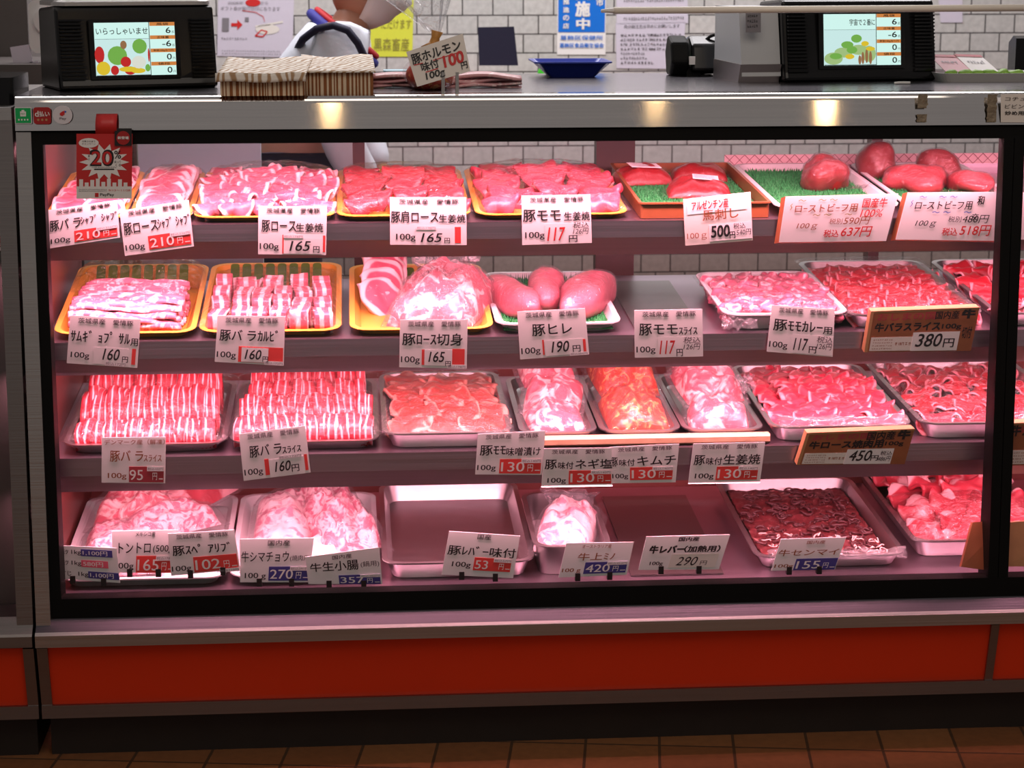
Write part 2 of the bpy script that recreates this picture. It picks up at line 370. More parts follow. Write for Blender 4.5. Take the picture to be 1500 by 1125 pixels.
class Letters:
    """2-D figures in the unit square of a card, later laid onto the card"""
    def __init__(s): s.v = []; s.f = []
    def text(s, t, u0, u1, v0, v1, bold=0.0, shear=0.0, serif=0, rise=0):
        g, fs, asp = glyphs(t, bold, shear)
        if serif: offs = [(-serif*.5, 0), (serif*.5, 0)]
        elif bold > .001:
            # stroke weight: the figure laid down shifted both ways (bold is in em, the glyph box is about .9 em high)
            bu, bv = bold*1.0*(u1-u0)/(asp*.92), bold*1.0*(v1-v0)/.92
            offs = [(-bu, -bv), (bu, -bv), (bu, bv), (-bu, bv)]
            if bold > .03: offs += [(0, 0)]
        else: offs = [(0, 0)]
        for q, (du, dv) in enumerate(offs):
            n = len(s.v)
            s.v += [(u0+(u1-u0)*a+du, v0+(v1-v0)*b+rise*a+dv, q*.00009) for a, b in g]; s.f += [[i+n for i in f] for f in fs]
        return s
    def rect(s, u0, u1, v0, v1):
        n = len(s.v); s.v += [(u0, v0), (u1, v0), (u1, v1), (u0, v1)]; s.f.append([n, n+1, n+2, n+3]); return s
    def poly(s, pts):
        n = len(s.v); s.v += list(pts); s.f.append(list(range(n, n+len(pts)))); return s
    def circle(s, u, v, ru, rv, n=16):
        return s.poly([(u+ru*math.cos(2*math.pi*i/n), v+rv*math.sin(2*math.pi*i/n)) for i in range(n)])
    def line(s, pts, w, asp=1.0):
        for (a, b), (c, d) in zip(pts, pts[1:]):
            dx, dy = (c-a)*asp, d-b; l = math.hypot(dx, dy) or 1; nx, ny = -dy/l*w/asp, dx/l*w
            s.poly([(a-nx, b-ny), (c-nx, d-ny), (c+nx, d+ny), (a+nx, b+ny)])
        return s
    def scribble(s, u0, u1, v0, v1, n, rnd):
        # a run of illegible small marks
        w = (u1-u0)/n
        for i in range(n):
            a = u0+w*i; h = v1-v0
            for q in range(3):
                if rnd.random() < .5: y = v0+h*rnd.random()*.9; s.rect(a+.1*w, a+.75*w, y, y+h*.16)
                else: x = a+w*rnd.random()*.7; s.rect(x, x+w*.14, v0+h*.1*rnd.random(), v1)
        return s
def quadmap(Q):
    tl, tr, br, bl = [Vector(q) for q in Q]
    n = (br-bl).cross(tl-bl).normalized()
    def fn(u, v, off=0.0): return (bl*(1-u)+br*u)*(1-v)+(tl*(1-u)+tr*u)*v+n*off
    fn.n = n; return fn
def lay(name, L, fn, off, mat, parent, org):
    if not L.v: return None
    return link(name, mesh(name, [fn(p[0], p[1], off+(p[2] if len(p) > 2 else 0))-org for p in L.v], L.f), mat, parent)
def slab(fn, org, th, u0=0, u1=1, v0=0, v1=1, off=0):
    c = [(u0, v0), (u1, v0), (u1, v1), (u0, v1)]
    return [fn(u, v, off)-org for u, v in c]+[fn(u, v, off-th)-org for u, v in c], [[0,1,2,3],[7,6,5,4],[0,4,5,1],[1,5,6,2],[2,6,7,3],[3,7,4,0]]
# ------------------------------------------------------------------ setting
def struct(name, mb, mat): return tag(mb.build(name, mat), kind='structure')
struct('floor', MB().box((-3.2, -4.2, -.08), (3.6, 2.6, -.02)), 'floor')
struct('wall_back', MB().box((-3.2, 2.6, -.02), (3.6, 2.7, 3.2)), 'tiles')
XL, XR = -.905, 1.75          # outer left side and (out of frame) right end of the showcase
ZT = 1.247
case = empty('refrigerated_showcase', T((.4, .3, -.02)), 'long stainless steel refrigerated meat showcase with red lower panels and glass front', 'showcase')
CI = T((-.4, -.3, .02))
def part(name, mb, mat, parent=case, **kw):
    lab = kw.pop('label', None)
    o = mb.build(name, mat, parent, CI if parent is case else None, **kw)
    if lab: o['label'] = lab
    return o
def uvx(o):
    # uv along the length, gives the brushed direction
    l = o.data.uv_layers.new(name='UVMap')
    for lp in o.data.loops:
        v = o.data.vertices[lp.vertex_index].co; l.data[lp.index].uv = (v.x, v.z+v.y)
    return o
M['fascia'] = steel('fascia', (.84, .81, .80), .085, amp=.012, bump=0); M['fascia'].name = 'fascia_steel'
_nt = M['fascia'].node_tree; _b = _nt.nodes['Principled BSDF']; _b.inputs['Anisotropic'].default_value = .95; _b.inputs['Anisotropic Rotation'].default_value = 0.25
_t = N(_nt, 'ShaderNodeTangent'); _t.direction_type = 'UV_MAP'; _nt.links.new(_t.outputs[0], _b.inputs['Tangent'])
# counter top with rounded front edge and fascia in one folded sheet
prof = [(.70, ZT), (.02, ZT)]+[(.014-.014*math.sin(math.radians(a))+.0, ZT-.014+.014*math.cos(math.radians(a))) for a in range(0, 91, 15)]+[(-.0085, 1.186), (.008, 1.183), (.012, 1.20), (.03, 1.232), (.70, 1.232)]
uvx(part('counter_front', MB().prism([(.06, ZT)]+prof[1:-2]+[(.03, 1.232), (.06, 1.232)], XL, XR), 'fascia'))
part('counter_top', MB().box((XL, .06, 1.232), (XR, .70, ZT)), 'counter')
part('top_frame', MB().box((XL+.028, -.002, 1.160), (XR, .022, 1.183)), 'black')
# left stile, steel, and the black gasket beside the pane
def frame_pt(z): return -.0-.034*(1.165-z)/(1.165-.29)      # front of the pane at height z
stile = [(frame_pt(1.183)-.004, 1.183), (frame_pt(.245)-.012, .245), (.05, .245), (.05, 1.183)]
uvx(part('side_stile', MB().prism(stile, XL, XL+.027), 'steel'))
gk = [(frame_pt(1.165)-.002, 1.165), (frame_pt(.285)-.002, .272), (.03, .272), (.03, 1.165)]
part('gasket', MB().prism(gk, XL+.027, XL+.047), 'black')
part('mullion', MB().prism(gk, .932, .951), 'black'); part('mullion', MB().prism(gk, .9525, .972), 'black')
part('bottom_frame', MB().box((XL+.027, -.036, .268), (XR, .0, .306)), 'black')
pane = [(-.0, 1.162), (-.034, .30), (-.028, .30), (.006, 1.162)]
part('glass_pane', MB().prism(pane, XL+.046, .935), 'glass'); part('glass_pane', MB().prism(pane, .970, XR), 'glass')
# sloping ledge, its front, red panels in steel frames, base
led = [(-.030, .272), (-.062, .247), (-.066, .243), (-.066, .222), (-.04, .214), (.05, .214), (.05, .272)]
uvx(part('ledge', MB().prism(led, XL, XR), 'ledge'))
uvx(part('ledge_edge', MB().prism([(-.0625, .2495), (-.0685, .2445), (-.0685, .2215), (-.0655, .2215), (-.0655, .243), (-.0615, .247)], XL, XR), 'steel'))  # front edge in brighter steel, its rim highlight put into the colour
lowt, lowb = (-.050, .216), (-.022, .092)
def low(x0, x1, z0, z1, d): 
    def y(z): return lowb[0]+(lowt[0]-lowb[0])*(z-lowb[1])/(lowt[1]-lowb[1])
    return MB().prism([(y(z1)-d, z1), (y(z0)-d, z0), (.05, z0), (.05, z1)], x0, x1)
sx = .945
part('red_panel', low(XL+.018, sx-.008, .092, .216, 0), 'red'); part('red_panel', low(sx+.008, XR, .092, .216, 0), 'red')
part('panel_frame', low(XL, XL+.020, .092, .216, .006), 'steel_dark'); part('panel_frame', low(sx-.008, sx+.008, .092, .216, .006), 'steel_dark')
part('bottom_rail', MB().prism([(-.030, .092), (-.030, .066), (.05, .066), (.05, .092)], XL, XR), 'steel_dark')
part('base', MB().box((XL+.01, .005, -.02), (XR, .66, .068)), 'kick')
# shell: back, left side, well
part('side_panel', MB().box((XL, .03, .06), (XL+.012, .70, 1.235)), 'steel_dark')
part('side_lining', MB().box((XL+.012, .03, .22), (XL+.020, .66, 1.16)), 'inner')
part('side_panel', MB().box((XR-.012, .03, .06), (XR, .70, 1.235)), 'steel_dark')
part('rear_panel', MB().box((XL+.012, .66, .06), (XR-.012, .70, .72)), 'inner')
part('rear_rail', MB().box((XL+.012, .66, 1.195), (XR-.012, .70, 1.232)), 'steel_dark')
part('rear_sill', MB().box((XL+.012, .66, .955), (XR-.012, .70, .985)), 'steel_dark')
for px, w in ((525, .026), (902, .085), (1285, .024)):
    x = Xat(px, .66, 1.12); part('rear_post', MB().box((x-w/2, .655, .72), (x+w/2, .70, 1.195)), 'post')
part('rear_pane', MB().box((XL+.012, .678, .985), (XR-.012, .682, 1.195)), 'glass')
# shelves
TILT = math.radians(4.0)
class Shelf: pass
SH = []
for k, (py, yf, dep, lipm, lipb) in enumerate(((325, .065, .50, 349.5, 375), (493, .062, .52, 518, 541), (660, .058, .54, 686, 709), (854, .045, .57, 868, 868))):
    s = Shelf(); s.yf = yf; s.z = onY(750, py, yf).z; s.dep = dep
    s.zm = onY(750, lipm, yf).z; s.zb = onY(750, lipb, yf+.012).z
    s.mw = T((0, yf, s.z)) @ RX(TILT); SH.append(s)
    x0 = XL+.021; x1 = XR-.013
    # plate with turned-down lip, built square to the tilted plate
    pl = MB(); a = s.mw
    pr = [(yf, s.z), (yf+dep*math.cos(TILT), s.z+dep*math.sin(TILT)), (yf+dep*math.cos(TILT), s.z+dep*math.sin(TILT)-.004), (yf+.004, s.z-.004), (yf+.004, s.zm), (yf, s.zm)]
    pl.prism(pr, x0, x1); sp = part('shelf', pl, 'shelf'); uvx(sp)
    if k < 3:
        lp = MB().prism([(yf+.004, s.zm), (yf+.016, s.zb), (yf+.020, s.zb), (yf+.010, s.zm)], x0+.012, x1)
        o = uvx(lp.build('lamp_cover', 'shelf', sp))
    else:
        part('well', MB().box((x0, yf+.004, .10), (x1, yf+.03, s.zm)), 'inner')
# neighbouring showcase on the left
nb = empty('neighbour_showcase', T((-1.6, .3, -.02)), 'edge of the next stainless showcase at the far left', 'showcase')
NI = T((1.6, -.3, .02)); x1n = XL-.006; x0n = -2.2
def npart(name, mb, mat): return mb.build(name, mat, nb, NI)
npart('counter_top', MB().box((x0n, -.005, 1.205), (x1n, .70, 1.228)), 'steel')
npart('top_frame', MB().box((x0n, .0, 1.10), (x1n-.03, .02, 1.19)), 'black')
npart('side_stile', MB().prism([(-.002, 1.205), (-.046, .245), (.05, .245), (.05, 1.205)], x1n-.03, x1n), 'steel_dark')
npart('ledge', MB().prism(led, x0n, x1n), 'steel_dark')
npart('glass_pane', MB().prism(pane, x0n, x1n-.03), 'glass')
npart('red_panel', MB().prism([(-.050, .216), (-.022, .092), (.05, .092), (.05, .216)], x0n, x1n-.02), 'red')
npart('panel_frame', MB().prism([(-.056, .216), (-.028, .092), (.05, .092), (.05, .216)], x1n-.02, x1n), 'steel_dark')
npart('bottom_rail', MB().box((x0n, -.030, .066), (x1n, .05, .092)), 'steel_dark')
npart('base', MB().box((x0n, .005, -.02), (x1n-.01, .66, .068)), 'kick')
npart('shell', MB().box((x0n, .10, .10), (x1n-.012, .68, 1.205)), 'cabinet')

# ------------------------------------------------------------------ trays
def SP(k, x, s, h=0): return SH[k].mw @ Vector((x, s, h))
def SX(k, px, s=0, h=0):
    p = SP(k, 0, s, h); return Xat(px, p.y, p.z)
TR = {}
def tray(key, k, pxl, pxr, mat, label, s0=.012, d=.45, h=.035, rim=.008, r=.03, taper=.012, hf=None, group=None, cat='tray', name='meat_tray', yaw=0):
    xl, xr = SX(k, pxl, s0, hf or h), SX(k, pxr, s0, hf or h); w = xr-xl; cx = (xl+xr)/2
    t = .0025
    lo = [rrect(-w/2+rim+taper, rim+taper, w/2-rim-taper, d-rim-taper, r*.8, 0.001),
          rrect(-w/2+rim, rim, w/2-rim, d-rim, r, h-.004), rrect(-w/2, 0, w/2, d, r+rim, h-.003), rrect(-w/2, 0, w/2, d, r+rim, h),
          rrect(-w/2+rim+t, rim+t, w/2-rim-t, d-rim-t, r, h), rrect(-w/2+rim+taper+t, rim+taper+t, w/2-rim-taper-t, d-rim-taper-t, r*.8, .004)]
    if hf:
        for lp in lo:
            for v in lp: v.z *= (hf+(h-hf)*max(0, v.y)/d)/h if v.z > .006 else 1
    mb = MB().loops(lo)
    o = mb.build(name, mat, None, SH[k].mw @ T((cx, s0, 0)) @ RZ(yaw), smooth=False)
    for p in o.data.polygons: p.use_smooth = len(p.vertices) == 4
    try: o.data.set_sharp_from_angle(angle=math.radians(35))
    except Exception: pass
    tag(o, label, cat, group)
    TR[key] = (k, cx, s0, w, d, h, o)
    return o
def mat_sheet(key, mat, name, label, z=.005, m=.022, bumpy=0, y0=None, y1=None, top=0):
    k, cx, s0, w, d, h, o = TR[key]
    ya = m if y0 is None else y0; yb = d-m if y1 is None else y1
    mb = MB().box((-w/2+m, ya, z), (w/2-m, yb, z+.003)); rr = random.Random(len(label))
    n = int((w-2*m)*(yb-ya)/(.0050*.0062)); nx = max(2, int((w-2*m)/.0050))
    for i in range(n):      # blades
        x = -w/2+m+.004+(w-2*m-.008)*((i % nx)/nx)+rr.uniform(-.002, .002); y = ya+.004+(yb-ya-.008)*((i//nx)/(n//nx))+rr.uniform(-.002, .002)
        dx, dy, hh = rr.uniform(-.004, .004), rr.uniform(-.004, .004), rr.uniform(.006, .011); b0 = z+.002
        mb.add([(x-.0014, y, b0), (x+.0014, y, b0), (x+dx, y+dy, b0+hh), (x, y+.0012, b0)], [[0, 1, 2], [1, 3, 2], [3, 0, 2]])
    q = mb.build(name, mat, None, SH[k].mw @ T((cx, s0, 0))); return tag(q, label, 'mat')

# yellow and orange display trays, steel vats, white foam trays
tray('a1', 0, 62, 182, 'yellow', 'yellow tray at the left end of the top shelf, behind the hanging red promotion card', h=.026, hf=.012)
tray('a2', 0, 186, 280, 'yellow', 'narrow yellow tray of stacked pork loin slices behind the tilted 210 yen card', d=.44, h=.026, hf=.012)
tray('a3', 0, 282, 491, 'yellow', 'yellow tray heaped with curled pork loin slices on the top shelf', h=.026, hf=.012)
tray('a4', 0, 493, 691, 'yellow', 'yellow tray with three rows of round pork shoulder slices on the top shelf', h=.026, hf=.012)
tray('a5', 0, 697, 922, 'yellow', 'yellow tray of thick pork leg slices, last yellow tray of the top shelf', h=.026, hf=.012)
tray('a6', 0, 936, 1131, 'brown_box', 'brown lacquered box lined with green grass mat, holding vacuum packs', d=.46, h=.032, rim=.004, r=.006, taper=.0)
tray('a7', 0, 1139, 1322, 'white', 'white tray with green mat holding one wrapped beef lump', d=.50, h=.022)
tray('a8', 0, 1330, 1512, 'white', 'white tray with green mat crowded with wrapped beef lumps, beside the black mullion', d=.50, h=.022)
tray('b1', 1, 76, 286, 'yellow', 'orange tray with long pork belly strips at the left end of the second shelf', h=.050, hf=.014)
tray('b2', 1, 290, 500, 'yellow', 'orange tray of pork belly chunks with green slats on the second shelf', h=.050, hf=.014)
tray('b3', 1, 512, 724, 'yellow', 'orange tray holding pork chops and a large bag of chops', h=.044, hf=.014)
tray('b4', 1, 727, 912, 'white', 'white tray with grass mat carrying three pork fillets', h=.022, d=.46)
tray('b5', 1, 1062, 1246, 'white', 'white foam tray of pale diced curry pork wrapped in film', h=.035, d=.38)
tray('b6', 1, 1244, 1445, 'tray_steel', 'steel vat of sliced beef belly behind the 380 yen board', h=.030, d=.50)
tray('b7', 1, 1460, 1660, 'tray_steel', 'steel vat of beef slices cut by the mullion on the second shelf', h=.030, d=.50)
tray('c1', 2, 90, 331, 'tray_steel', 'steel tray packed with upright rows of pork belly slices, leftmost of the third shelf', h=.022)
tray('c2', 2, 336, 556, 'tray_steel', 'steel tray of four rolled rows of pork belly slices, second on the third shelf', h=.022)
tray('c3', 2, 560, 752, 'tray_steel', 'steel tray of miso-marinated pork slices under film', h=.034)
tray('c4', 2, 762, 877, 'tray_steel', 'small steel tray with bags of salted leek pork', h=.022, s0=.04, d=.42)
tray('c5', 2, 880, 1000, 'tray_steel', 'small steel tray of orange-red kimchi pork', h=.022, s0=.04, d=.42)
tray('c6', 2, 1002, 1122, 'tray_steel', 'small steel tray with bags of ginger-marinated pork', h=.022, s0=.04, d=.42)
tray('c7', 2, 1130, 1340, 'tray_steel', 'film-edged steel tray of beef loin slices behind the 450 yen board', h=.034, d=.47)
tray('c8', 2, 1350, 1590, 'tray_steel', 'steel vat of loose beef slices behind the mullion on the third shelf', h=.036, d=.50)
tray('d1', 3, 84, 331, 'white', 'white tray of bagged pork cuts at the left end of the lowest shelf', h=.022, d=.50)
tray('d2', 3, 335, 555, 'white', 'white tray holding two bags of beef intestines', h=.022, d=.50)
tray('d3', 3, 560, 785, 'tray_steel', 'empty steel tray behind the 53 yen liver card', h=.038, d=.50, s0=.02)
tray('d4', 3, 782, 897, 'tray_steel', 'deep steel pan holding a bag of pale tripe', h=.062, d=.34, s0=.03, taper=.004)
tray('d6', 3, 1108, 1330, 'tray_steel', 'steel tray of dark shredded tripe with white pieces', h=.030, d=.50, s0=.03)
tray('d7', 3, 1338, 1560, 'tray_steel', 'large steel vat of fatty beef sheets at the right of the lowest shelf', h=.040, d=.54, s0=.075)
# ------------------------------------------------------------------ meat
R = random.Random(11)
def place(me, name, key, x, y, z, rot, label, cat, group, mat=None, sc=1.0):
    """one piece standing at x (from the tray's middle), y (from its front edge), z above the tray floor"""
    k, cx, s0, w, d, h, o = TR[key]
    m = SH[k].mw @ T((cx+x, s0+y, z)) @ rot @ (Matrix.Scale(sc, 4) if isinstance(sc, (int, float)) else Matrix.Diagonal((*sc, 1)))
    q = link(name, me, mat, None, m); return tag(q, label, cat, group)
def disc(u, v):
    a, b = 2*u-1, 2*v-1
    return a*math.sqrt(max(0, 1-b*b/2)), b*math.sqrt(max(0, 1-a*a/2))
def slice_mesh(a, b, r, thick, seed, ruff=.004, n=15):
    # an oval slice draped over a fold of radius r across y
    def fn(u, v):
        x, y = disc(u, v); rad = math.hypot(x, y)
        X, Y = x*a, y*b; th = Y/r
        wob = ruff*math.sin(5*math.atan2(y, x)+seed)*rad*rad+.006*nz(X, Y, seed, 26)
        rr = r+wob
        return (X+.010*nz(X, Y, seed+5, 18), rr*math.sin(th), rr*math.cos(th)-r+.002*math.cos(x*4+seed))
    return sheet(n, n, fn, thick)
def lump_mesh(a, b, c, seed, amp=.16, sc=14, n=26, flat=.75, box=1.0):
    vs = []; fs = []; uv = []
    m = n//2+1
    for j in range(m):
        ph = -math.pi/2+math.pi*j/(m-1)
        for i in range(n):
            t = 2*math.pi*i/n
            q_ = lambda w: math.copysign(abs(w)**box, w)
            p = Vector((q_(math.cos(ph))*q_(math.cos(t)), q_(math.cos(ph))*q_(math.sin(t)), q_(math.sin(ph))))
            q = Vector((p.x*a, p.y*b, p.z*c))
            k = 1+amp*nz(q.x, q.y, q.z+seed*3.1, sc)*1.6+amp*.4*nz(q.x, q.y, q.z+seed, sc*3)
            q *= k
            if q.z < -c*flat: q.z = -c*flat
            q.z += c*flat
            vs.append(q); uv.append((i/n, j/(m-1)))
    for j in range(m-1):
        for i in range(n): fs.append([j*n+i, j*n+(i+1) % n, (j+1)*n+(i+1) % n, (j+1)*n+i])
    return mesh('lump', vs, fs, uv, True)
def ribbon_mesh(w, prof, thick, seed, nu=5, jit=.002):
    # strip of width w (x) following a profile of (y, z) points
    nv = len(prof)
    def fn(u, v):
        p = prof[min(nv-1, int(round(v*(nv-1))))]
        return ((u-.5)*w+jit*nz(p[0], p[1], seed, 40), p[0]+jit*nz(u, p[1], seed+3, 30)+.0018*math.sin(u*math.pi), p[1]+jit*nz(u, p[0], seed+7, 30)+.0018*math.sin(u*math.pi))
    return sheet(nu, nv, fn, thick)

# ---- a3: curled loin slices in five rows
curl = [slice_mesh(.036, .040, .017, .004, i*1.7, .006) for i in range(5)]
def heap(key, meshes, mat, rows, cols, name, label, cat, group, z0=.006, dz=.014, tilt=(.3, .7), yawr=.5, y0=.045, y1=None, x_in=.035, sc=(.9, 1.1), layers=1, order=1, jx=.006, cz=0.02, base=0):
    k, cx, s0, w, d, h, o = TR[key]; y1 = d-.05 if y1 is None else y1
    for L in range(layers):
        for j in range(rows):
            for i in range(cols):
                f = i/(cols-1) if cols > 1 else .5; g = j/(rows-1) if rows > 1 else .5
                x = -w/2+x_in+(w-2*x_in)*(f+(.5/cols if (j+L) % 2 else 0)*(.6 if cols > 2 else 0)*(1 if i < cols-1 else 0))+R.uniform(-jx, jx); y = y0+(y1-y0)*g+R.uniform(-jx, jx)
                z = z0+base+dz*L+cz*math.sin(math.pi*g)*math.sin(math.pi*min(1, max(0, (f*.8+.1))))
                rot = RZ(R.uniform(-yawr, yawr)) @ RX(R.uniform(*tilt)) @ RY(R.uniform(-.2, .2))
                place(R.choice(meshes), name, key, x, y, z, rot, label, cat, group, mat, R.uniform(*sc))
heap('a3', curl, 'pork', 9, 6, 'pork_slice', 'curled pink pork loin slice heaped in the third yellow tray of the top shelf', 'meat', 'curled loin slices on the top shelf', z0=.028, tilt=(.2, .9), cz=.028, yawr=.9)
# ---- a2: large loin slices shingled towards the back
big = [slice_mesh(.046, .060, .09, .005, 3+i, .003) for i in range(3)]
heap('a2', big, 'pork', 10, 1, 'pork_slice', 'large flat pork loin slice shingled in the narrow tray behind the tilted 210 yen card', 'meat', 'shingled shabu loin slices', z0=.026, tilt=(.35, .55), yawr=.12, cz=.012, y0=.06)
heap('a1', big, 'pork', 9, 2, 'pork_slice', 'thin pork belly slice shingled behind the hanging red promotion card', 'meat', 'shabu belly slices at the top left', z0=.024, tilt=(.3, .5), yawr=.2, cz=.008, y0=.06, x_in=.045, sc=(.7, .85))
# ---- a4: round shoulder slices in three columns
rnd = [slice_mesh(.036, .050, .023, .007, 7+i, .004) for i in range(4)]
heap('a4', rnd, 'pork_red', 7, 3, 'pork_slice', 'round red pork shoulder slice leaning in the three rows of the fourth yellow tray', 'meat', 'round shoulder slices', z0=.036, tilt=(.15, .4), yawr=.3, cz=.02, x_in=.046, jx=.004)
thk = [slice_mesh(.042, .050, .026, .010, 17+i, .004) for i in range(4)]
heap('a5', thk, 'pork_thick', 6, 3, 'pork_slice', 'thick rosy pork leg slice piled in the last yellow tray of the top shelf', 'meat', 'thick leg slices', z0=.038, tilt=(.15, .5), yawr=.4, cz=.02, x_in=.052)
# ---- vacuum packs, wrapped lumps
def pillow_mesh(w, d, h, seed, p=2.4, amp=.25, n=22, edge=.0):
    def side(sgn):
        def fn(u, v):
            a, b = 2*u-1, 2*v-1; k = (1-abs(a)**p)*(1-abs(b)**p); k = max(0, k)**.55
            wx = 1-.10*abs(b)**2*(.5+.5*nz(seed, b)); 
            z = h*k*(1+amp*.8*nz(a*w, b*d, seed, 17)+amp*.28*nz(a*w, b*d, seed+9, 48))
            return (a*w/2*wx, b*d/2*(1-.06*abs(a)**2), z if sgn > 0 else .001+.0*z)
        return fn
    top = side(1); vs = []; fs = []; uv = []
    for j in range(n):
        for i in range(n): vs.append(Vector(top(i/(n-1), j/(n-1)))+Vector((0, 0, .002))); uv.append((i/(n-1), j/(n-1)))
    o = n*n
    for j in range(n):
        for i in range(n): q = side(-1)(i/(n-1), j/(n-1)); vs.append(Vector(q)-Vector((0, 0, .0005))); uv.append((i/(n-1), j/(n-1)))
    for j in range(n-1):
        for i in range(n-1):
            a = j*n+i; q = [a, a+1, a+n+1, a+n]; fs += [q, [x+o for x in q[::-1]]]
    for i in range(n-1): fs += [[i+1, i, i+o, i+1+o], [(n-1)*n+i, (n-1)*n+i+1, (n-1)*n+i+1+o, (n-1)*n+i+o]]
    for j in range(n-1): fs += [[j*n, (j+1)*n, (j+1)*n+o, j*n+o], [(j+1)*n+n-1, j*n+n-1, j*n+n-1+o, (j+1)*n+n-1+o]]
    return mesh('pillow', vs, fs, uv, True)
def bag(key, x, y, z, rot, w, d, h, mat, name, label, seed, sticker=None, pad=1.18, filmmat='bag', amp=.3, cat='bag', group=None, meatname='meat', loose=None):
    k, cx, s0, tw, td, th, o = TR[key]
    r = empty(name, SH[k].mw @ T((cx+x, s0+y, z)) @ rot, label, cat, group)
    link(meatname, pillow_mesh(w, d, h, seed, 3.0, amp), mat, r, T((0, 0, .001)))
    link('film', pillow_mesh(w*pad, d*pad, h*1.10+.002, seed, 2.2, amp*.8), filmmat, r)
    if sticker:
        u0, u1, v0, v1 = sticker
        zz = h*1.10+.005
        Q = [(u0*w, v1*d, zz), (u1*w, v1*d, zz-.004), (u1*w, v0*d, zz-.006), (u0*w, v0*d, zz-.002)]
        fn = quadmap(Q); vs, fs = slab(fn, Vector(), .001); st = link('sticker', mesh('sticker', vs, fs), 'paper', r)
        L = Letters(); rr = random.Random(seed)
        for q in range(5): L.scribble(.08, .85, .80-.16*q, .88-.16*q, 12, rr)
        lay('lettering', L, fn, .0006, 'ink_grey', st, Vector())
    if loose:
        # slack twisted end of the bag
        lx, ly, lw, lh, sd = loose
        def fn(u, v): return (lx+(u-.5)*lw*(1-.45*(1-v))+.01*nz(u*3, v*3, sd, 2), ly+.03*nz(u*2, v*2, sd+4, 2)+.03*v, h*.6+lh*v+.012*nz(u*4, v*4, sd+2, 2))
        link('bag_end', sheet(12, 12, fn, .0006), filmmat, r)
    return r
mat_sheet('a6', 'grass', 'grass_mat', 'green grass mat lining the brown lacquered box', m=.008)
mat_sheet('a7', 'grass', 'grass_mat', 'green grass mat under the single wrapped beef lump', m=.016)
mat_sheet('a8', 'grass', 'grass_mat', 'green grass mat under the crowd of wrapped beef lumps', m=.016)
bag('a6', .02, .20, .010, RZ(-.12), .13, .11, .030, 'roast', 'vacuum_pack', 'vacuum pack of dark red meat with white label, front one in the brown box', 3, (-.10, .30, -.12, .25), filmmat='film', cat='meat pack')
bag('a6', -.075, .35, .010, RZ(.15), .12, .10, .032, 'roast', 'vacuum_pack', 'vacuum pack of dark red meat with white label, back left in the brown box', 5, (-.25, .28, -.30, .12), filmmat='film', cat='meat pack')
bag('a6', .05, .38, .010, RZ(-.1), .12, .09, .028, 'roast', 'vacuum_pack', 'unlabelled vacuum pack of dark red meat at the rear of the brown box', 8, None, filmmat='film', cat='meat pack')
def wrapped(key, x, y, a, b, c, seed, label, rz=0, mat='roast'):
    k, cx, s0, tw, td, th, o = TR[key]
    r = empty('beef_lump', SH[k].mw @ T((cx+x, s0+y, .009)) @ RZ(rz), label, 'meat', None)
    link('meat', lump_mesh(a, b, c, seed, .32, 15, 30, .7, .85), mat, r)
    link('film', lump_mesh(a*1.04, b*1.04, c*1.05, seed, .32, 15, 30, .7, .85), 'gloss_film', r)
    def fn(u, v): return (a*.6+.05*u, -b*.7-.03*v*u+.01*nz(u*3, v*3, seed), .004+.012*u*v+.01*nz(u*5, v*5, seed, 1))
    link('film_end', sheet(8, 8, fn, .0005), 'film', r)
    return r
wrapped('a7', .028, .27, .052, .055, .040, 2, 'single red beef lump in film alone on its green mat', .2)
wrapped('a8', -.085, .40, .036, .045, .038, 4, 'dark red beef lump at the rear left among the wrapped lumps', .4)
wrapped('a8', -.04, .25, .062, .07, .028, 6, 'broad flat beef lump in film at the front of the crowded green tray', -.3, 'pork_red')
wrapped('a8', .035, .36, .040, .045, .032, 8, 'wrapped beef lump at the back right of the crowded green tray', .1)
wrapped('a8', .07, .22, .045, .06, .024, 9, 'flat wrapped beef piece beside the mullion on the crowded green tray', .1, 'pork_red')
# ---- slat dividers
def slats(key, label, x0, x1, n, y, z=.006):
    k, cx, s0, w, d, h, o = TR[key]
    r = empty('slat_mat', SH[k].mw @ T((cx, s0+y, z)) @ RX(math.radians(40)), label, 'mat')
    for i in range(n):
        x = x0+(x1-x0)*i/(n-1)
        MB().loops([rrect(x-.009, -.015, x+.009, .060, .006, zz, 3) for zz in (0, .004)]).build('slat', 'leaf', r)
    MB().box((x0, .0, -.001), (x1, .012, .001)).build('slat_band', 'orange', r)
for key, nm in (('b1', 'green slat mat in the orange tray of long belly strips'), ('b2', 'green slat mat in the orange tray of belly chunks'), ('b3', 'green slat mat in the orange tray of pork chops')):
    slats(key, nm, -.085, .085, 8, .355, .018 if key != 'b3' else .006)
    k, cx, s0, w, d, h, o = TR[key]
# ---- b1: long belly strips
def strip_mesh(seed, L=.205):
    def fn(u, v):
        x = (u-.5)*L
        return (x, (v-.5)*.017+.004*math.sin(x*26+seed)+.006*nz(x, seed, 0, 22), .006*math.sin(x*22+seed*2)+.010*math.sin(v*math.pi)+.004*nz(x, v, seed, 30)-.03*max(0, abs(x)/L*2-.7)**1.5)
    return sheet(26, 7, fn, .005)
strips = [strip_mesh(i*2.1) for i in range(5)]
for L in range(4):
    for j in range(20-L):
        y = .035+.0125*j+.006*L
        place(strips[(j+L*2) % 5], 'pork_belly_strip', 'b1', R.uniform(-.008, .008), y, .012+.0125*L, RZ(R.uniform(-.06, .06)) @ RX(R.uniform(-.2, .3)), 'long wavy pork belly strip lying across the leftmost orange tray', 'meat', 'long belly strips', 'belly_long')
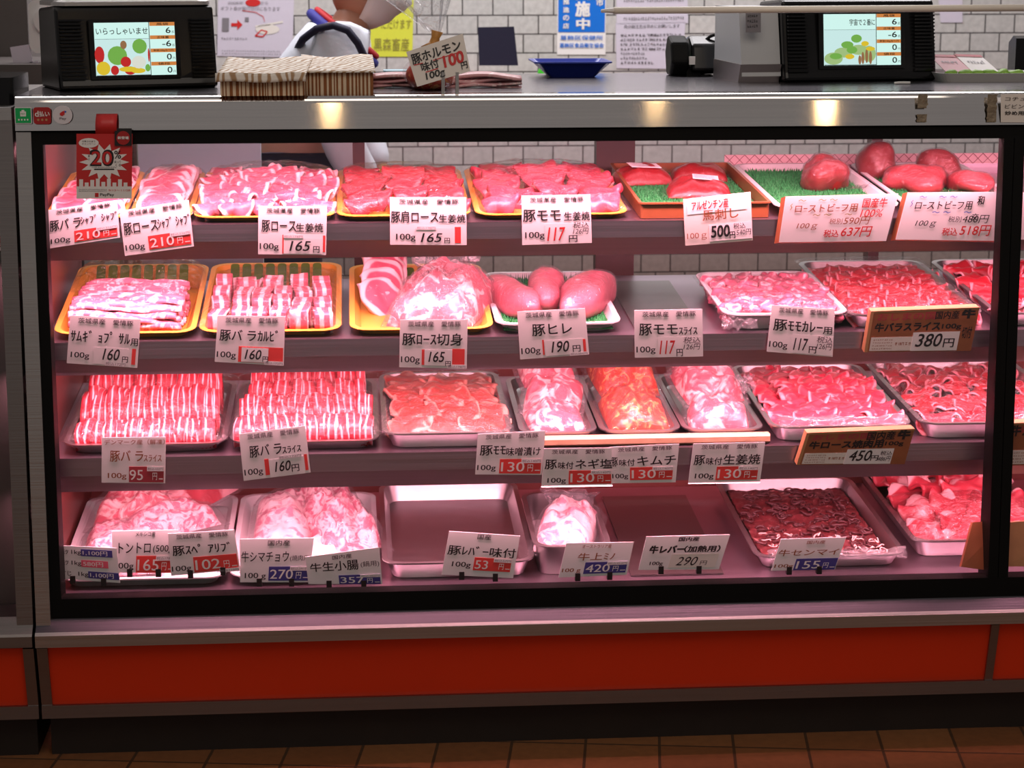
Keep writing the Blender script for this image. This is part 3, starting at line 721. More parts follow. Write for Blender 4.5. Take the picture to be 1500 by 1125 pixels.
# ---- b2: belly chunks
def chunk_mesh(seed, w=.037, d=.052, h=.046):
    def fn(u, v):
        t = v*3.4-1.7; x = (u-.5)*w
        k = abs(math.cos(t)); s = math.sin(t)
        return (x*(1+.06*nz(s, u, seed, 3)), d/2*max(-1, min(1, s*1.25))+.003*nz(x, s, seed, 30), h*max(0, min(1, math.cos(t)*1.5+.1))**.6+.003*nz(x, s, seed+4, 40))
    return sheet(9, 17, fn, .006)
chunks = [chunk_mesh(i*3.3) for i in range(4)]
for j, (n, y, z) in enumerate(((6, .045, .004), (6, .105, .010), (6, .165, .018), (5, .225, .024))):
    for i in range(n):
        place(chunks[(i*3+j) % 4], 'pork_belly_chunk', 'b2', -.098+.196*i/(n-1)+R.uniform(-.003, .003), y+R.uniform(-.004, .004), z, RZ(R.uniform(-.15, .15)), 'thick folded pork belly chunk with streaky fat in the second orange tray', 'meat', 'belly chunks', 'kalbi', (R.uniform(.85, 1.0), 1, R.uniform(.85, 1.05)))
for i, (x, y) in enumerate(((-.085, .275), (-.045, .275))):
    place(slice_mesh(.024, .06, .022, .006, i), 'pork_belly_slice', 'b2', x, y, .055, RZ(.1), 'pork belly slice looped at the back of the chunks', 'meat', 'looped belly slices', 'kalbi')
# ---- b3: chops and big bag
chop = [slice_mesh(.045, .055, .3, .012, 21+i, .002) for i in range(3)]
for i in range(5):
    place(chop[i % 3], 'pork_chop', 'b3', -.072+.003*i, .19+.035*i, .035+.012*i, RZ(.4) @ RX(.7), 'pork chop with pale fat edge leaning at the left of the chop tray', 'meat', 'leaning pork chops', 'pork')
bag('b3', .048, .15, .012, RZ(-.35) @ RX(.10), .17, .25, .080, 'salted', 'chop_bag', 'large clear bag of thick pork chops lying in the third orange tray', 31, None, 1.12, 'crinkle', .55, loose=(-.02, .06, .16, .05, 3))
for i, (x, y, z, a) in enumerate(((-.0, .05, .016, .1), (.05, .06, .02, -.3))):
    pass
# ---- b4: three fillets on grass
mat_sheet('b4', 'grass', 'grass_mat', 'green grass mat with a cut fringe under the three pork fillets', m=.016)
k, cx, s0, w, d, h, o = TR['b4']
fr = MB()
for i in range(46):
    x = -w/2+.02+(w-.04)*i/45; hh = .022+.010*R.random()
    fr.add([(x-.0022, d-.05, .006), (x+.0022, d-.05, .006), (x+R.uniform(-.002, .002), d-.046, hh), (x, d-.047, .006)], [[0, 1, 2], [1, 3, 2], [3, 0, 2]])
q = fr.build('grass_fringe', 'leaf_dark', None, SH[k].mw @ T((cx, s0, 0)))
tag(q, 'upright fringe of green plastic grass behind the three fillets', 'garnish', None, 'stuff')
for i, (x, y, rz, l) in enumerate(((-.078, .17, .25, 'pork fillet in film, left one of three on the grass mat'), (-.008, .20, -.1, 'pork fillet in film, middle one of three on the grass mat'), (.072, .17, -.35, 'pork fillet in film, right and largest of three on the grass mat'))):
    r = empty('pork_fillet', SH[1].mw @ T((cx+x, s0+y, .009)) @ RZ(rz), l, 'meat')
    a, b, c = ((.036, .13, .034), (.038, .12, .040), (.042, .14, .038))[i]
    link('meat', lump_mesh(a, b, c, 40+i, .14, 14, 30, .75, .8), 'fillet', r)
    link('film', lump_mesh(a*1.04, b*1.03, c*1.05, 40+i, .14, 14, 30, .75, .8), 'gloss_film', r)
# ---- b5: diced pork
dice = [lump_mesh(.017, .013, .010, 60+i, .45, 55, 14, .75, .55) for i in range(5)]
k, cx, s0, w, d, h, o = TR['b5']
for L in range(2):
    for j in range(12-L):
        for i in range(7):
            place(dice[R.randrange(5)], 'pork_cube', 'b5', -w/2+.03+(w-.06)*i/6+R.uniform(-.006, .006), .035+.027*j+R.uniform(-.006, .006)+.012*L, .008+.013*L, RZ(R.uniform(0, 6)) @ RX(R.uniform(-.3, .3)), 'pale diced pork piece in the film-wrapped white foam tray', 'meat', 'diced curry pork', 'cube', R.uniform(.85, 1.25))
# ---- beef slices
bf = [slice_mesh(.034, .036, .020, .0035, 71+i, .006) for i in range(5)]
heap('b6', bf, 'beef', 9, 8, 'beef_slice', 'bright red folded beef slice in the rows behind the 380 yen board', 'meat', 'folded beef belly slices', z0=.022, tilt=(.25, .6), yawr=.25, cz=.006, x_in=.035, y0=.045)
heap('b7', bf, 'beef', 8, 4, 'beef_slice', 'bright red beef slice in the vat cut by the mullion on the second shelf', 'meat', 'beef slices past the mullion', z0=.026, tilt=(.2, .7), yawr=.6, cz=.02, x_in=.035)
bw = [slice_mesh(.046, .040, .045, .004, 81+i, .006) for i in range(4)]
heap('c7', bw, 'beef_flat', 12, 5, 'beef_slice', 'broad beef loin slice overlapping in the film-edged tray behind the 450 yen board', 'meat', 'broad beef loin slices', z0=.032, tilt=(.10, .28), yawr=.5, cz=.018, x_in=.05, y0=.06)
heap('c8', bf, 'beef', 10, 6, 'beef_slice', 'loose crumpled beef slice in the big vat right of the 450 yen board', 'meat', 'loose beef slices', z0=.028, tilt=(0, .7), yawr=1.5, cz=.014, x_in=.045, sc=(.8, 1.1))
# ---- upright rows of belly slices
def arch(hh, dep, n=15):
    pr = []
    for i in range(n):
        t = math.pi*(i/(n-1)); pr.append((-dep/2*math.cos(t)*(1+.12*math.sin(t*1)), hh*math.sin(t)**.7))
    return pr[::-1] if False else pr
def row(key, y, hh, dep, n, x0, x1, label, group, z=.005, wdt=1.9, lean=.12):
    ms = [ribbon_mesh((x1-x0)/n*wdt, arch(hh*(1+.05*q), dep), .003, q*4.4) for q in range(4)]
    for i in range(n):
        place(ms[(i*7) % 4], 'pork_belly_slice', key, x0+(x1-x0)*i/(n-1)+R.uniform(-.0015, .0015), y+R.uniform(-.003, .003), z+R.uniform(0, .003), RZ(R.uniform(-.09, .09)) @ RY(R.uniform(-lean, lean)*.5), label, 'meat', group, 'belly')
row('c1', .060, .040, .085, 23, -.124, .124, 'pork belly slice standing in the front row of the leftmost steel tray', 'front row of belly slices')
row('c1', .175, .070, .12, 25, -.124, .124, 'pork belly slice standing in the tall middle row of the leftmost steel tray', 'middle row of belly slices')
row('c1', .310, .072, .12, 25, -.124, .124, 'pork belly slice standing in the rear row of the leftmost steel tray', 'rear row of belly slices')
row('c2', .060, .045, .085, 21, -.122, .122, 'pork belly slice rolled in the front row behind the hand-priced 160 yen card', 'front roll of belly slices')
row('c2', .150, .058, .08, 23, -.121, .121, 'pork belly slice in the second roll from the front, behind the hand-priced 160 yen card', 'second roll of belly slices')
row('c2', .240, .062, .08, 22, -.108, .108, 'pork belly slice in the third roll from the front, behind the hand-priced 160 yen card', 'third roll of belly slices')
row('c2', .335, .070, .085, 22, -.108, .108, 'pork belly slice in the rearmost roll, behind the hand-priced 160 yen card', 'rear roll of belly slices')
# ---- miso slices
ms = [slice_mesh(.046, .050, .12, .008, 91+i, .004) for i in range(4)]
heap('c3', ms, 'miso', 7, 3, 'pork_slice', 'orange-pink miso pork slice lying under film behind the miso 130 yen card', 'meat', 'miso pork slices', z0=.034, tilt=(.05, .16), yawr=.6, cz=.012, x_in=.058, y0=.07)
# ---- bagged seasoned pork
PI = math.pi
bag('c4', -.002, .085, .014, RZ(.14) @ RX(.12), .112, .12, .036, 'salted', 'meat_bag', 'front bag of salted leek pork on the small steel tray', 101, amp=.5)
bag('c4', .006, .19, .034, RZ(-.20) @ RX(.28), .118, .12, .040, 'salted', 'meat_bag', 'middle bag of salted leek pork leaning on the front bag', 103, amp=.5)
bag('c4', .0, .295, .060, RZ(.10) @ RX(.25), .115, .12, .038, 'salted', 'meat_bag', 'rear bag of salted leek pork on top of the others', 105, amp=.5)
bag('c5', .0, .12, .014, RZ(.05) @ RX(.08), .125, .18, .050, 'kimchi', 'meat_bag', 'front bag of orange-red kimchi pork on the small steel tray', 107, amp=.6)
bag('c5', -.004, .29, .046, RZ(.15) @ RX(.22), .13, .17, .058, 'kimchi', 'meat_bag', 'rear bag of orange-red kimchi pork behind the front bag', 109, amp=.6)
bag('c6', .0, .085, .014, RZ(-.10) @ RX(.12), .122, .12, .046, 'salted', 'meat_bag', 'front bag of ginger pork at the tray rim', 111, amp=.55)
bag('c6', -.004, .20, .050, RZ(.18) @ RX(.25), .128, .13, .050, 'salted', 'meat_bag', 'second bag of ginger pork stacked behind the front bag', 113, amp=.55, loose=(.06, -.07, .05, .02, 5))
bag('c6', -.002, .31, .074, RZ(-.1) @ RX(.2), .122, .12, .042, 'salted', 'meat_bag', 'rearmost bag of ginger pork against the back', 115, amp=.55)
bag('d1', -.055, .14, .012, RZ(.12), .145, .21, .060, 'offal', 'meat_bag', 'plump bag of pale red pork at the left front, behind the three-line card', 117, amp=.4)
bag('d1', -.03, .34, .046, RZ(-.15) @ RX(.10), .17, .22, .056, 'salted', 'meat_bag', 'bag of ridged spare ribs at the back left of the lowest shelf', 119, amp=.6)
bag('d1', .036, .22, .046, RZ(-1.0), .095, .20, .046, 'offal', 'meat_bag', 'slim bag of pale pork lying across the other bags, above the 165 yen card', 121, amp=.4)
bag('d1', .065, .36, .055, RZ(-.6) @ RX(.05), .11, .22, .040, 'fatty', 'meat_bag', 'flat bag of dark pink pork slanting over the tray edge at the back', 123, amp=.4)
bag('d2', -.048, .27, .012, RZ(.0) @ RX(.06), .122, .28, .062, 'offal_pale', 'meat_bag', 'bag of layered pink large intestine behind the 270 yen card', 125, amp=.45)
bag('d2', .050, .29, .016, RZ(.35) @ RX(.05), .140, .30, .072, 'offal', 'meat_bag', 'bulging bag of curly small intestine on the right of the white tray', 127, amp=.75)
def crum(u, v): return ((u-.5)*.09, (v-.5)*.10, .012+.014*nz(u*4, v*4, 3, 1)+.02*v)
q = link('folded_paper', sheet(14, 14, crum, .001), 'paper', None, SH[3].mw @ T((TR['d2'][1]+.02, .13, .006)) @ RZ(.5)); tag(q, 'crumpled white slip between the two intestine bags', 'paper')
bag('d4', .005, .15, .030, RZ(-.25), .118, .23, .060, 'offal_pale', 'meat_bag', 'bag of pale tripe in the deep steel pan', 131, amp=.45, loose=(-.01, .07, .13, .03, 9))
# ---- shredded tripe
k, cx, s0, w, d, h, o = TR['d6']
def bed(u, v): return ((u-.5)*(w-.05), .03+(d-.06)*v, .012+.006*nz(u*9, v*16, 1, 1)+.004*nz(u*30, v*50, 2, 1))
q = link('tripe_bed', sheet(60, 80, bed, .006), 'tripe_dark', None, SH[3].mw @ T((cx, s0, 0))); tag(q, 'bed of dark shredded tripe filling the steel tray', 'meat', None, 'stuff')
sh = []; sd = []
for i in range(4):
    pts = [(.012*math.cos(t*1.4+i)*(1-.15*t), .010*math.sin(t*1.4)*(1+.1*i), .002*math.sin(t*3)) for t in [x*.45 for x in range(9)]]
    m_ = MB().tube(pts, .0022, 6); sh.append(mesh('shred', m_.v, m_.f, None, True)); sd.append(mesh('strand', m_.v, m_.f, None, True))
for i in range(44):
    y = .035+.13*R.random()**1.8
    place(sh[i % 4], 'tripe_shred', 'd6', R.uniform(-w/2+.035, w/2-.035), y, .020+.004*R.random(), RZ(R.uniform(0, 6)) @ RX(R.uniform(-.4, .4)), 'white curl of tripe lying on the dark shredded bed', 'meat', 'white tripe curls', 'tripe_white', R.uniform(.45, .85))
for i in range(130):
    place(sd[i % 4], 'tripe_shred', 'd6', R.uniform(-w/2+.035, w/2-.035), R.uniform(.04, .45), .018, RZ(R.uniform(0, 6)), 'dark strand of tripe loose on the shredded bed', 'meat', 'dark tripe strands', 'tripe_strand', R.uniform(.6, 1.3))
# ---- fatty beef sheets
ft = [slice_mesh(.062, .055, .045, .006, 141+i, .016, 19) for i in range(5)]
heap('d7', ft, 'fatty', 6, 4, 'beef_sheet', 'large ruffled sheet of fatty beef in the big vat on the lowest shelf', 'meat', 'fatty beef sheets', z0=.046, tilt=(.1, .6), yawr=1.4, cz=.03, x_in=.07, y0=.10)
# ---- films over trays
def wrap(key, label, z0, rise, seed, amp=.006, y0=.004, y1=None, m=.004, down=.012, mat='film', n=34):
    k, cx, s0, w, d, h, o = TR[key]; y1 = d-.004 if y1 is None else y1
    def fn(u, v):
        e = min(u, 1-u, v, 1-v); k2 = min(1, e/.12)
        x = (u-.5)*(w+m*2); y = y0-m+(y1-y0+2*m)*v
        return (x, y, z0-down*(1-k2)**2+rise*math.sin(math.pi*v)**.6*math.sin(math.pi*u)**.5+amp*nz(x, y, seed, 30)*k2+amp*.5*nz(x, y, seed+3, 90))
    q = link('cling_film', sheet(n, n, fn, .0004), mat, None, SH[k].mw @ T((cx, s0, 0))); return tag(q, label, 'film')
wrap('a3', 'clear film over the heap of curled loin slices', .030, .040, 1)
wrap('a4', 'clear film over the round shoulder slices', .030, .036, 2)
wrap('a5', 'clear film over the thick leg slices', .030, .040, 3)
wrap('a2', 'clear film over the narrow tray of loin slices', .030, .034, 9)
wrap('b1', 'crumpled film pulled back at the rear of the belly strips', .045, .045, 4, .014, .26, None, .002)
wrap('b2', 'clear film over the belly chunks and slats', .036, .034, 5)
wrap('b5', 'tight film over the white tray of diced pork', .040, .006, 6)
wrap('b6', 'clear film stretched over the beef belly vat', .044, .012, 7)
wrap('c1', 'shiny film over the upright belly slices, leftmost tray of the third shelf', .042, .042, 8, y0=.0)
wrap('c2', 'shiny film over the four rolls of belly slices', .046, .036, 10)
wrap('c3', 'film over the miso pork slices', .044, .018, 11, .008)
wrap('c8', 'shiny film over the loose beef slices by the mullion', .052, .012, 12)
wrap('d7', 'shiny film over the front of the fatty beef sheets', .055, .030, 13, .008, .0, .25)
def edge_film(key, label, x0, x1, seed, y=-.004, z=.02, a=.016):
    k, cx, s0, w, d, h, o = TR[key]
    def fn(u, v): return (x0+(x1-x0)*u, y+a*1.6*(v-.5)+.008*nz(u*7, v*3, seed, 1), z+a*math.sin(v*math.pi)+.010*nz(u*8, v*4, seed+2, 1))
    q = link('cling_film', sheet(24, 10, fn, .0006), 'bag', None, SH[k].mw @ T((cx, s0, 0))); return tag(q, label, 'film')
edge_film('c7', 'gathered film roll along the front rim of the beef loin tray', -.13, .13, 21, .008, .036)
edge_film('d6', 'gathered film along the front of the shredded tripe tray', -.13, .15, 23, .004, .026)
edge_film('b5', 'bunched film hanging from the left front of the diced pork tray', -.13, -.06, 25, .0, .010)
# wooden bar on the third shelf and wet plates
b0 = SP(2, SX(2, 752, .012), .012, .002); b1 = SP(2, SX(2, 1128, .012), .012, .002)
q = MB().loops([[Vector((b0.x, b0.y+dy, b0.z+dz)) for dy, dz in ((0, .004), (.004, 0), (.022, 0), (.026, .004), (.026, .014), (.022, .018), (.004, .018), (0, .014))], [Vector((b1.x, b1.y+dy, b1.z+dz)) for dy, dz in ((0, .004), (.004, 0), (.022, 0), (.026, .004), (.026, .014), (.022, .018), (.004, .018), (0, .014))]]).build('wooden_bar', 'wood')
tag(q, 'pale wooden bar along the third shelf edge in front of the small steel trays', 'bar')
q = MB().box((-.055, .02, .001), (.075, .45, .004)).build('shelf_plate', 'steel_dark', None, SH[1].mw @ T((SX(1, 975), 0, 0))); tag(q, 'bare dark steel plate between the fillets and the diced pork', 'plate')
q = MB().box((-.10, .02, .001), (.085, .50, .004)).build('shelf_plate', 'steel_dark', None, SH[3].mw @ T((SX(3, 1000), 0, 0))); tag(q, 'bare wet steel plate behind the 290 yen liver card', 'plate')
# ------------------------------------------------------------------ price cards
TOPLINE = '茨城県産　愛情豚'
def card(k, Q, label, top=TOPLINE, main=(), g='100g', price=None, mat='paper', ink='ink', topbox=(.12, .90, .855, .965), gbox=(.025, .30, .07, .235), extra=None, thick=.0016, name='price_card', dy=.010, foot='clip', group=None, lean=0.0):
    yy = SH[k].yf-dy
    P = [onY(*Q[0], yy+lean), onY(*Q[1], yy+lean), onY(*Q[2], yy), onY(*Q[3], yy)]
    org = (P[2]+P[3])/2; fn = quadmap(P)
    vs, fs = slab(fn, org, thick)
    o = tag(link(name, mesh(name, vs, fs), mat, None, T(org)), label, 'price card', group)
    asp = (P[1]-P[0]).length/(P[0]-P[3]).length
    L = Letters(); e = .0007
    if top: L.text(top, *topbox, bold=.004)
    if main:
        for m_ in main:
            L.text(*m_[:5], bold=m_[5] if len(m_) > 5 else .012)
    if g: L.text(g, *gbox, serif=.0035)
    lay('lettering', L, fn, e, ink, o, org)
    if price: price(o, fn, org, e)
    if extra: extra(o, fn, org, e)
    if foot == 'clip':       # clear clip behind the card that hooks on the shelf lip
        a = fn(.38, .30, -thick)-org; b = fn(.62, .30, -thick)-org
        MB().box((min(a.x, b.x), max(a.y, b.y)-.0005, a.z), (max(a.x, b.x), max(a.y, b.y)+dy*.9, a.z+.010)).build('holder', 'white', o)
    if foot == 'feet':
        for u in (.28, .75):
            a = fn(u, .02, -thick)-org
            zb = SP(k, 0, 0, 0).z-org.z
            MB().box((a.x-.005, a.y-.0035, a.z-.010), (a.x+.005, a.y+.008, a.z+.006)).build('clip', 'ink', o)
    return o
def patch(o, fn, org, e, mat, u0, u1, v0, v1, off=.5, name='price_patch'):
    vs, fs = slab(fn, org, e*.6, u0, u1, v0, v1, e*(off+.2)); return link(name, mesh(name, vs, fs), mat, o)
def printed(num, mat='patch_red', box=(.36, .97, .06, .36), tax=None, taxbox=None, nb=None, strip=True):
    def f(o, fn, org, e):
        u0, u1, v0, v1 = box; w = u1-u0; h = v1-v0
        patch(o, fn, org, e, mat, *box)
        L = Letters(); n = nb or (.04, .60)
        L.text(num, u0+w*n[0], u0+w*n[1], v0+h*.14, v0+h*.80, serif=.004)
        L.text('円', u0+w*.68, u0+w*.81, v0+h*.16, v0+h*.62, bold=-.004)
        L.rect(u0+w*.86, u0+w*.98, v0+h*.2, v0+h*.26)
        lay('price_figures', L, fn, e*2, 'ink_white', o, org)
        tb = taxbox or (u0+w*.52, u1-.002, v0+h*.72, v0+h*1.02)
        if strip:
            q = patch(o, fn, org, e, 'paper', *tb, 1.8, 'tax_strip')
            T_ = Letters().text(tax or '税込'+str(int(int(num.replace(',', ''))*1.08))+'円', tb[0]+.01, tb[1]-.01, tb[2]+(tb[3]-tb[2])*.2, tb[3]-(tb[3]-tb[2])*.2)
            lay('tax_lettering', T_, fn, e*3.4, 'ink_grey', o, org)
    return f
def handed(num, mat='ink', box=(.37, .95, .05, .38), back=None, yen=None, nbox=None, tax=None, taxbox=None, sheet_mat='paper', taxhand=False):
    """hand-written price on a slip pasted over a red printed patch"""
    def f(o, fn, org, e):
        for b in back or (): patch(o, fn, org, e, 'patch_red', *b, .3)
        u0, u1, v0, v1 = box; w = u1-u0; h = v1-v0
        patch(o, fn, org, e, sheet_mat, *box, 1.2, 'price_slip')
        L = Letters(); nb = nbox or (u0+w*.16, u0+w*.62, v0+h*.18, v0+h*.85)
        L.text(num, *nb, bold=.012, shear=.22)
        Y = yen or (u0+w*.68, u0+w*.88, v0+h*.08, v0+h*.50)
        m2 = mat
        if mat == 'ink_red': lay('price_figures', L, fn, e*2.8, mat, o, org); L = Letters(); m2 = 'ink'
        L.text('円', *Y, bold=.012)
        if tax:
            if taxhand:
                L.text('税込', taxbox[0], taxbox[1], (taxbox[2]+taxbox[3])/2, taxbox[3], shear=.15); L.text(tax, taxbox[0], taxbox[1], taxbox[2], (taxbox[2]+taxbox[3])/2-.01, shear=.2)
        lay('price_figures', L, fn, e*2.8, m2, o, org)
        if tax and not taxhand:
            patch(o, fn, org, e, 'paper', *taxbox, 2.4, 'tax_strip')
            T_ = Letters().text(tax, taxbox[0]+.01, taxbox[1]-.01, taxbox[2]+.012, taxbox[3]-.012)
            lay('tax_lettering', T_, fn, e*4, 'ink_grey', o, org)
    return f
V0, V1 = .47, .715
A, B, C, D = 0, 1, 2, 3
# top shelf
card(A, [(70, 308), (171.5, 293), (175.6, 348), (72.4, 364)], 'tilted white price card at the far left below the red promotion card, printed 210 yen', main=[('豚バ ラ', .02, .46, V0-.04, V1), ('ｼｬﾌﾞ ｼｬﾌﾞ', .46, .98, V0+.03, V1+.0)], price=printed('210', tax='税込226円'))
card(A, [(175, 309), (276.4, 293), (284, 361), (183, 375)], 'tilted white price card for loin shabu-shabu, printed 210 yen, second from the left', main=[('豚ロース', .03, .52, V0-.02, V1), ('ｼｬﾌﾞ ｼｬﾌﾞ', .52, .98, V0+.02, V1)], price=printed('210', tax='税込226円'))
card(A, [(378.5, 302), (479, 302), (477.6, 373.6), (378, 372.4)], 'white price card with hand-written 165 yen under the curled loin slices', main=[('豚ロース', .05, .55, V0, V1), ('生姜焼', .55, .95, V0, V0+.18)], price=handed('165', back=((.355, .40, .02, .41), (.95, .985, .06, .40)), box=(.375, .95, .02, .34), nbox=(.46, .77, .08, .285), yen=(.81, .90, .05, .18), tax='税込178円', taxbox=(.37, .66, .345, .415)))
card(A, [(571, 289), (683, 289), (683.6, 359), (571.5, 358.5)], 'white price card with hand-written 165 yen and one red bar, under the round shoulder slices', main=[('豚肩ロース', .015, .63, V0, V1), ('生姜焼', .64, .985, V0, V0+.17)], price=handed('165', back=((.845, .925, .04, .38),), box=(.33, .845, .0, .36), nbox=(.40, .68, .06, .25), yen=(.71, .78, .04, .15), tax='税込178円', taxbox=(.34, .60, .32, .40)), gbox=(.08, .33, .07, .235))
card(A, [(764, 286.7), (864.8, 284.8), (867, 355.6), (765, 359)], 'white price card with red hand-written 117 yen, under the thick leg slices', main=[('豚モモ', .02, .56, V0, V1), ('生姜焼', .61, .98, V0, V0+.18)], price=handed('117', 'ink_red', box=(.33, 1.0, .0, .42), nbox=(.36, .62, .07, .34), yen=(.67, .79, .03, .17), tax='126円', taxbox=(.73, .96, .19, .44), taxhand=True), gbox=(.045, .32, .10, .26))
def horse(o, fn, org, e):
    patch(o, fn, org, e, 'paper', .05, .93, .66, .86, 1.0, 'title_slip')
    lay('red_lettering', Letters().text('アルゼンチン産', .12, .66, .74, .93, bold=.02), fn, e*2.6, 'ink_red', o, org)
    L = Letters().text('馬刺し', .27, .80, .50, .72, bold=.01); L.text('100ｇ', .03, .32, .10, .26)
    lay('brown_lettering', L, fn, e*2.6, 'ink_brown', o, org)
    patch(o, fn, org, e, 'paper', .36, .995, .05, .40, 1.2, 'price_slip')
    L = Letters().text('500', .385, .66, .13, .37, bold=.03, shear=.08); L.text('円', .66, .74, .08, .22, bold=.02); L.text('税込', .72, .90, .27, .39); L.text('540円', .76, .98, .13, .25, shear=.1)
    lay('price_figures', L, fn, e*2.8, 'ink', o, org)
card(A, [(1000.7, 292), (1099.6, 281), (1102.7, 352), (1004, 360)], 'cream price card with brown and red lettering, hand-written 500 yen, before the brown box', '', (), '', mat='paper_warm', extra=horse)
def roast(origin, net, gross, right):
    def f(o, fn, org, e):
        L = Letters().text('ロｰストビｰフ用', .10, .66 if not right else .62, .64, .82, bold=.008); L.text('100ｇ', .14, .33, .26, .41, shear=.15); L.text('税別', .43, .55, .38, .50); L.text(net+'円', .56, .80, .36, .53, shear=.12)
        if right: L.text('和', .66, .72, .74, .92, bold=.02); L.text('交', .64, .70, .42, .56, bold=.01)
        lay('lettering', L, fn, e*1.5, 'ink_brown' if not right else 'ink', o, org)
        L = Letters().text('税込', .40, .54, .10, .26, bold=.01); L.text(gross+'円', .56, .84, .10, .32, shear=.1, bold=.006)
        if not right: L.text('国産牛', .70, .92, .72, .92, bold=.01); L.text('100%', .70, .90, .52, .68, shear=.1)
        lay('red_lettering', L, fn, e*1.5, 'ink_red', o, org)
        L = Letters()
        for u in (.12, .30, .40): L.line([(u, .90), (u+.02, .925), (u+.045, .89), (u+.065, .91)], .007, 2.2)
        for u in (.27, .37, .56): L.line([(u, .58), (u+.02, .60), (u+.045, .57), (u+.065, .59)], .007, 2.2)
        L.line([(.055, .70), (.07, .76), (.055, .80), (.07, .84)], .006, 2.2)
        lay('squiggles', L, fn, e*1.5, 'ink_olive' if not right else 'ink_blue', o, org)
        b0 = fn(0, 0)-org; t0 = fn(0, 1)-org; b1 = fn(1, 0)-org; t1 = fn(1, 1)-org
        dn = fn.n*-.014
        MB().add([b0-fn.n*.002, b1-fn.n*.002, t1-fn.n*.002, t0-fn.n*.002]+[p+dn+Vector((-.006, 0, -.004)) for p in (b0, b1, t1, t0)], [[0,1,2,3],[7,6,5,4],[0,4,5,1],[1,5,6,2],[2,6,7,3],[3,7,4,0]]).build('backing_block', 'board', o)
    return f
card(A, [(1151, 288), (1316, 283.6), (1298, 353), (1141, 355)], 'wide pink-white roast beef board with red 637 yen on a red-brown block', '', (), '', extra=roast('', '590', '637', False), name='price_board', foot='clip', dy=.024)
card(A, [(1329.6, 282), (1488.5, 281), (1473.6, 353), (1312, 351)], 'wide roast beef board with red 518 yen, running behind the mullion', '', (), '', extra=roast('', '480', '518', True), name='price_board', foot='clip', dy=.024)
card(A, [(1492, 282), (1640, 281), (1626, 352), (1481, 351)], 'edge of a further pale price board at the right picture border', '', (), '', name='price_board', dy=.024)
# second shelf
card(B, [(103, 462), (206, 468), (201, 539), (97.6, 532)], 'white price card for samgyeopsal, hand-written 160 yen, under the long belly strips', main=[('ｻﾑｷﾞ ｮﾌﾟ ｻﾙ', .03, .87, V0, V1), ('用', .88, .985, V0-.02, V0+.13)], price=handed('160', back=((.91, .965, .06, .39),), box=(.37, .86, .03, .38), nbox=(.50, .74, .13, .36), yen=(.78, .86, .10, .22), tax='税込172円', taxbox=(.54, .84, .01, .10)), gbox=(.05, .31, .10, .25))
card(B, [(319, 462.4), (417.6, 463.6), (415.7, 535.6), (314.4, 530)], 'white price card with hand-written 160 yen on a wide red patch, under the belly chunks', main=[('豚バ ラｶﾙﾋﾞ', .05, .90, V0, V1)], price=handed('160', back=((.335, .985, .03, .36),), box=(.38, .77, .04, .34), nbox=(.43, .67, .10, .30), yen=(.69, .77, .06, .17), tax='税込172円', taxbox=(.72, .99, .0, .08)))
card(B, [(586, 468.4), (685, 468), (683.7, 540), (584.8, 538)], 'white price card with hand-written 165 yen below the big bag of chops', main=[('豚ﾛｰｽ', .04, .54, V0, V1), ('切身', .55, .93, V0, V1)], price=handed('165', back=((.33, .37, .06, .38), (.78, .965, .08, .40)), box=(.37, .78, .05, .38), nbox=(.43, .67, .13, .34), yen=(.68, .76, .05, .15), tax='税込178円', taxbox=(.71, .985, .0, .08)))
card(B, [(757.6, 456.4), (857, 451.6), (863, 519), (762, 526.7)], 'white price card with hand-written 190 yen under the three fillets', main=[('豚ヒレ', .20, .78, V0, V1)], price=handed('190', back=((.335, .36, .06, .38), (.925, .965, .06, .34)), box=(.37, .92, .03, .36), nbox=(.46, .72, .10, .33), yen=(.77, .88, .08, .22), tax='税込205円', taxbox=(.72, .985, .0, .07)))
card(B, [(929, 454.5), (1028.8, 452.8), (1030, 522), (930, 524)], 'white price card with red hand-written 117 yen before the bare steel plate', main=[('豚モモ', .07, .63, V0, V1), ('ｽﾗｲｽ', .65, .92, V0, V0+.16)], price=handed('117', 'ink_red', box=(.34, .97, .0, .43), nbox=(.36, .59, .07, .35), yen=(.61, .70, .02, .17), tax='126円', taxbox=(.71, .96, .15, .42), taxhand=True))
card(B, [(1130.8, 447), (1223, 453), (1219.7, 523), (1123, 515)], 'cream-white price card with black hand-written 117 yen before the diced pork', main=[('豚ﾓﾓｶﾚｰ', .06, .82, V0, V1), ('用', .83, .97, V0, V0+.15)], price=handed('117', box=(.36, .99, .02, .42), nbox=(.39, .61, .09, .34), yen=(.63, .74, .05, .19), tax='126円', taxbox=(.74, .98, .14, .42), taxhand=True))
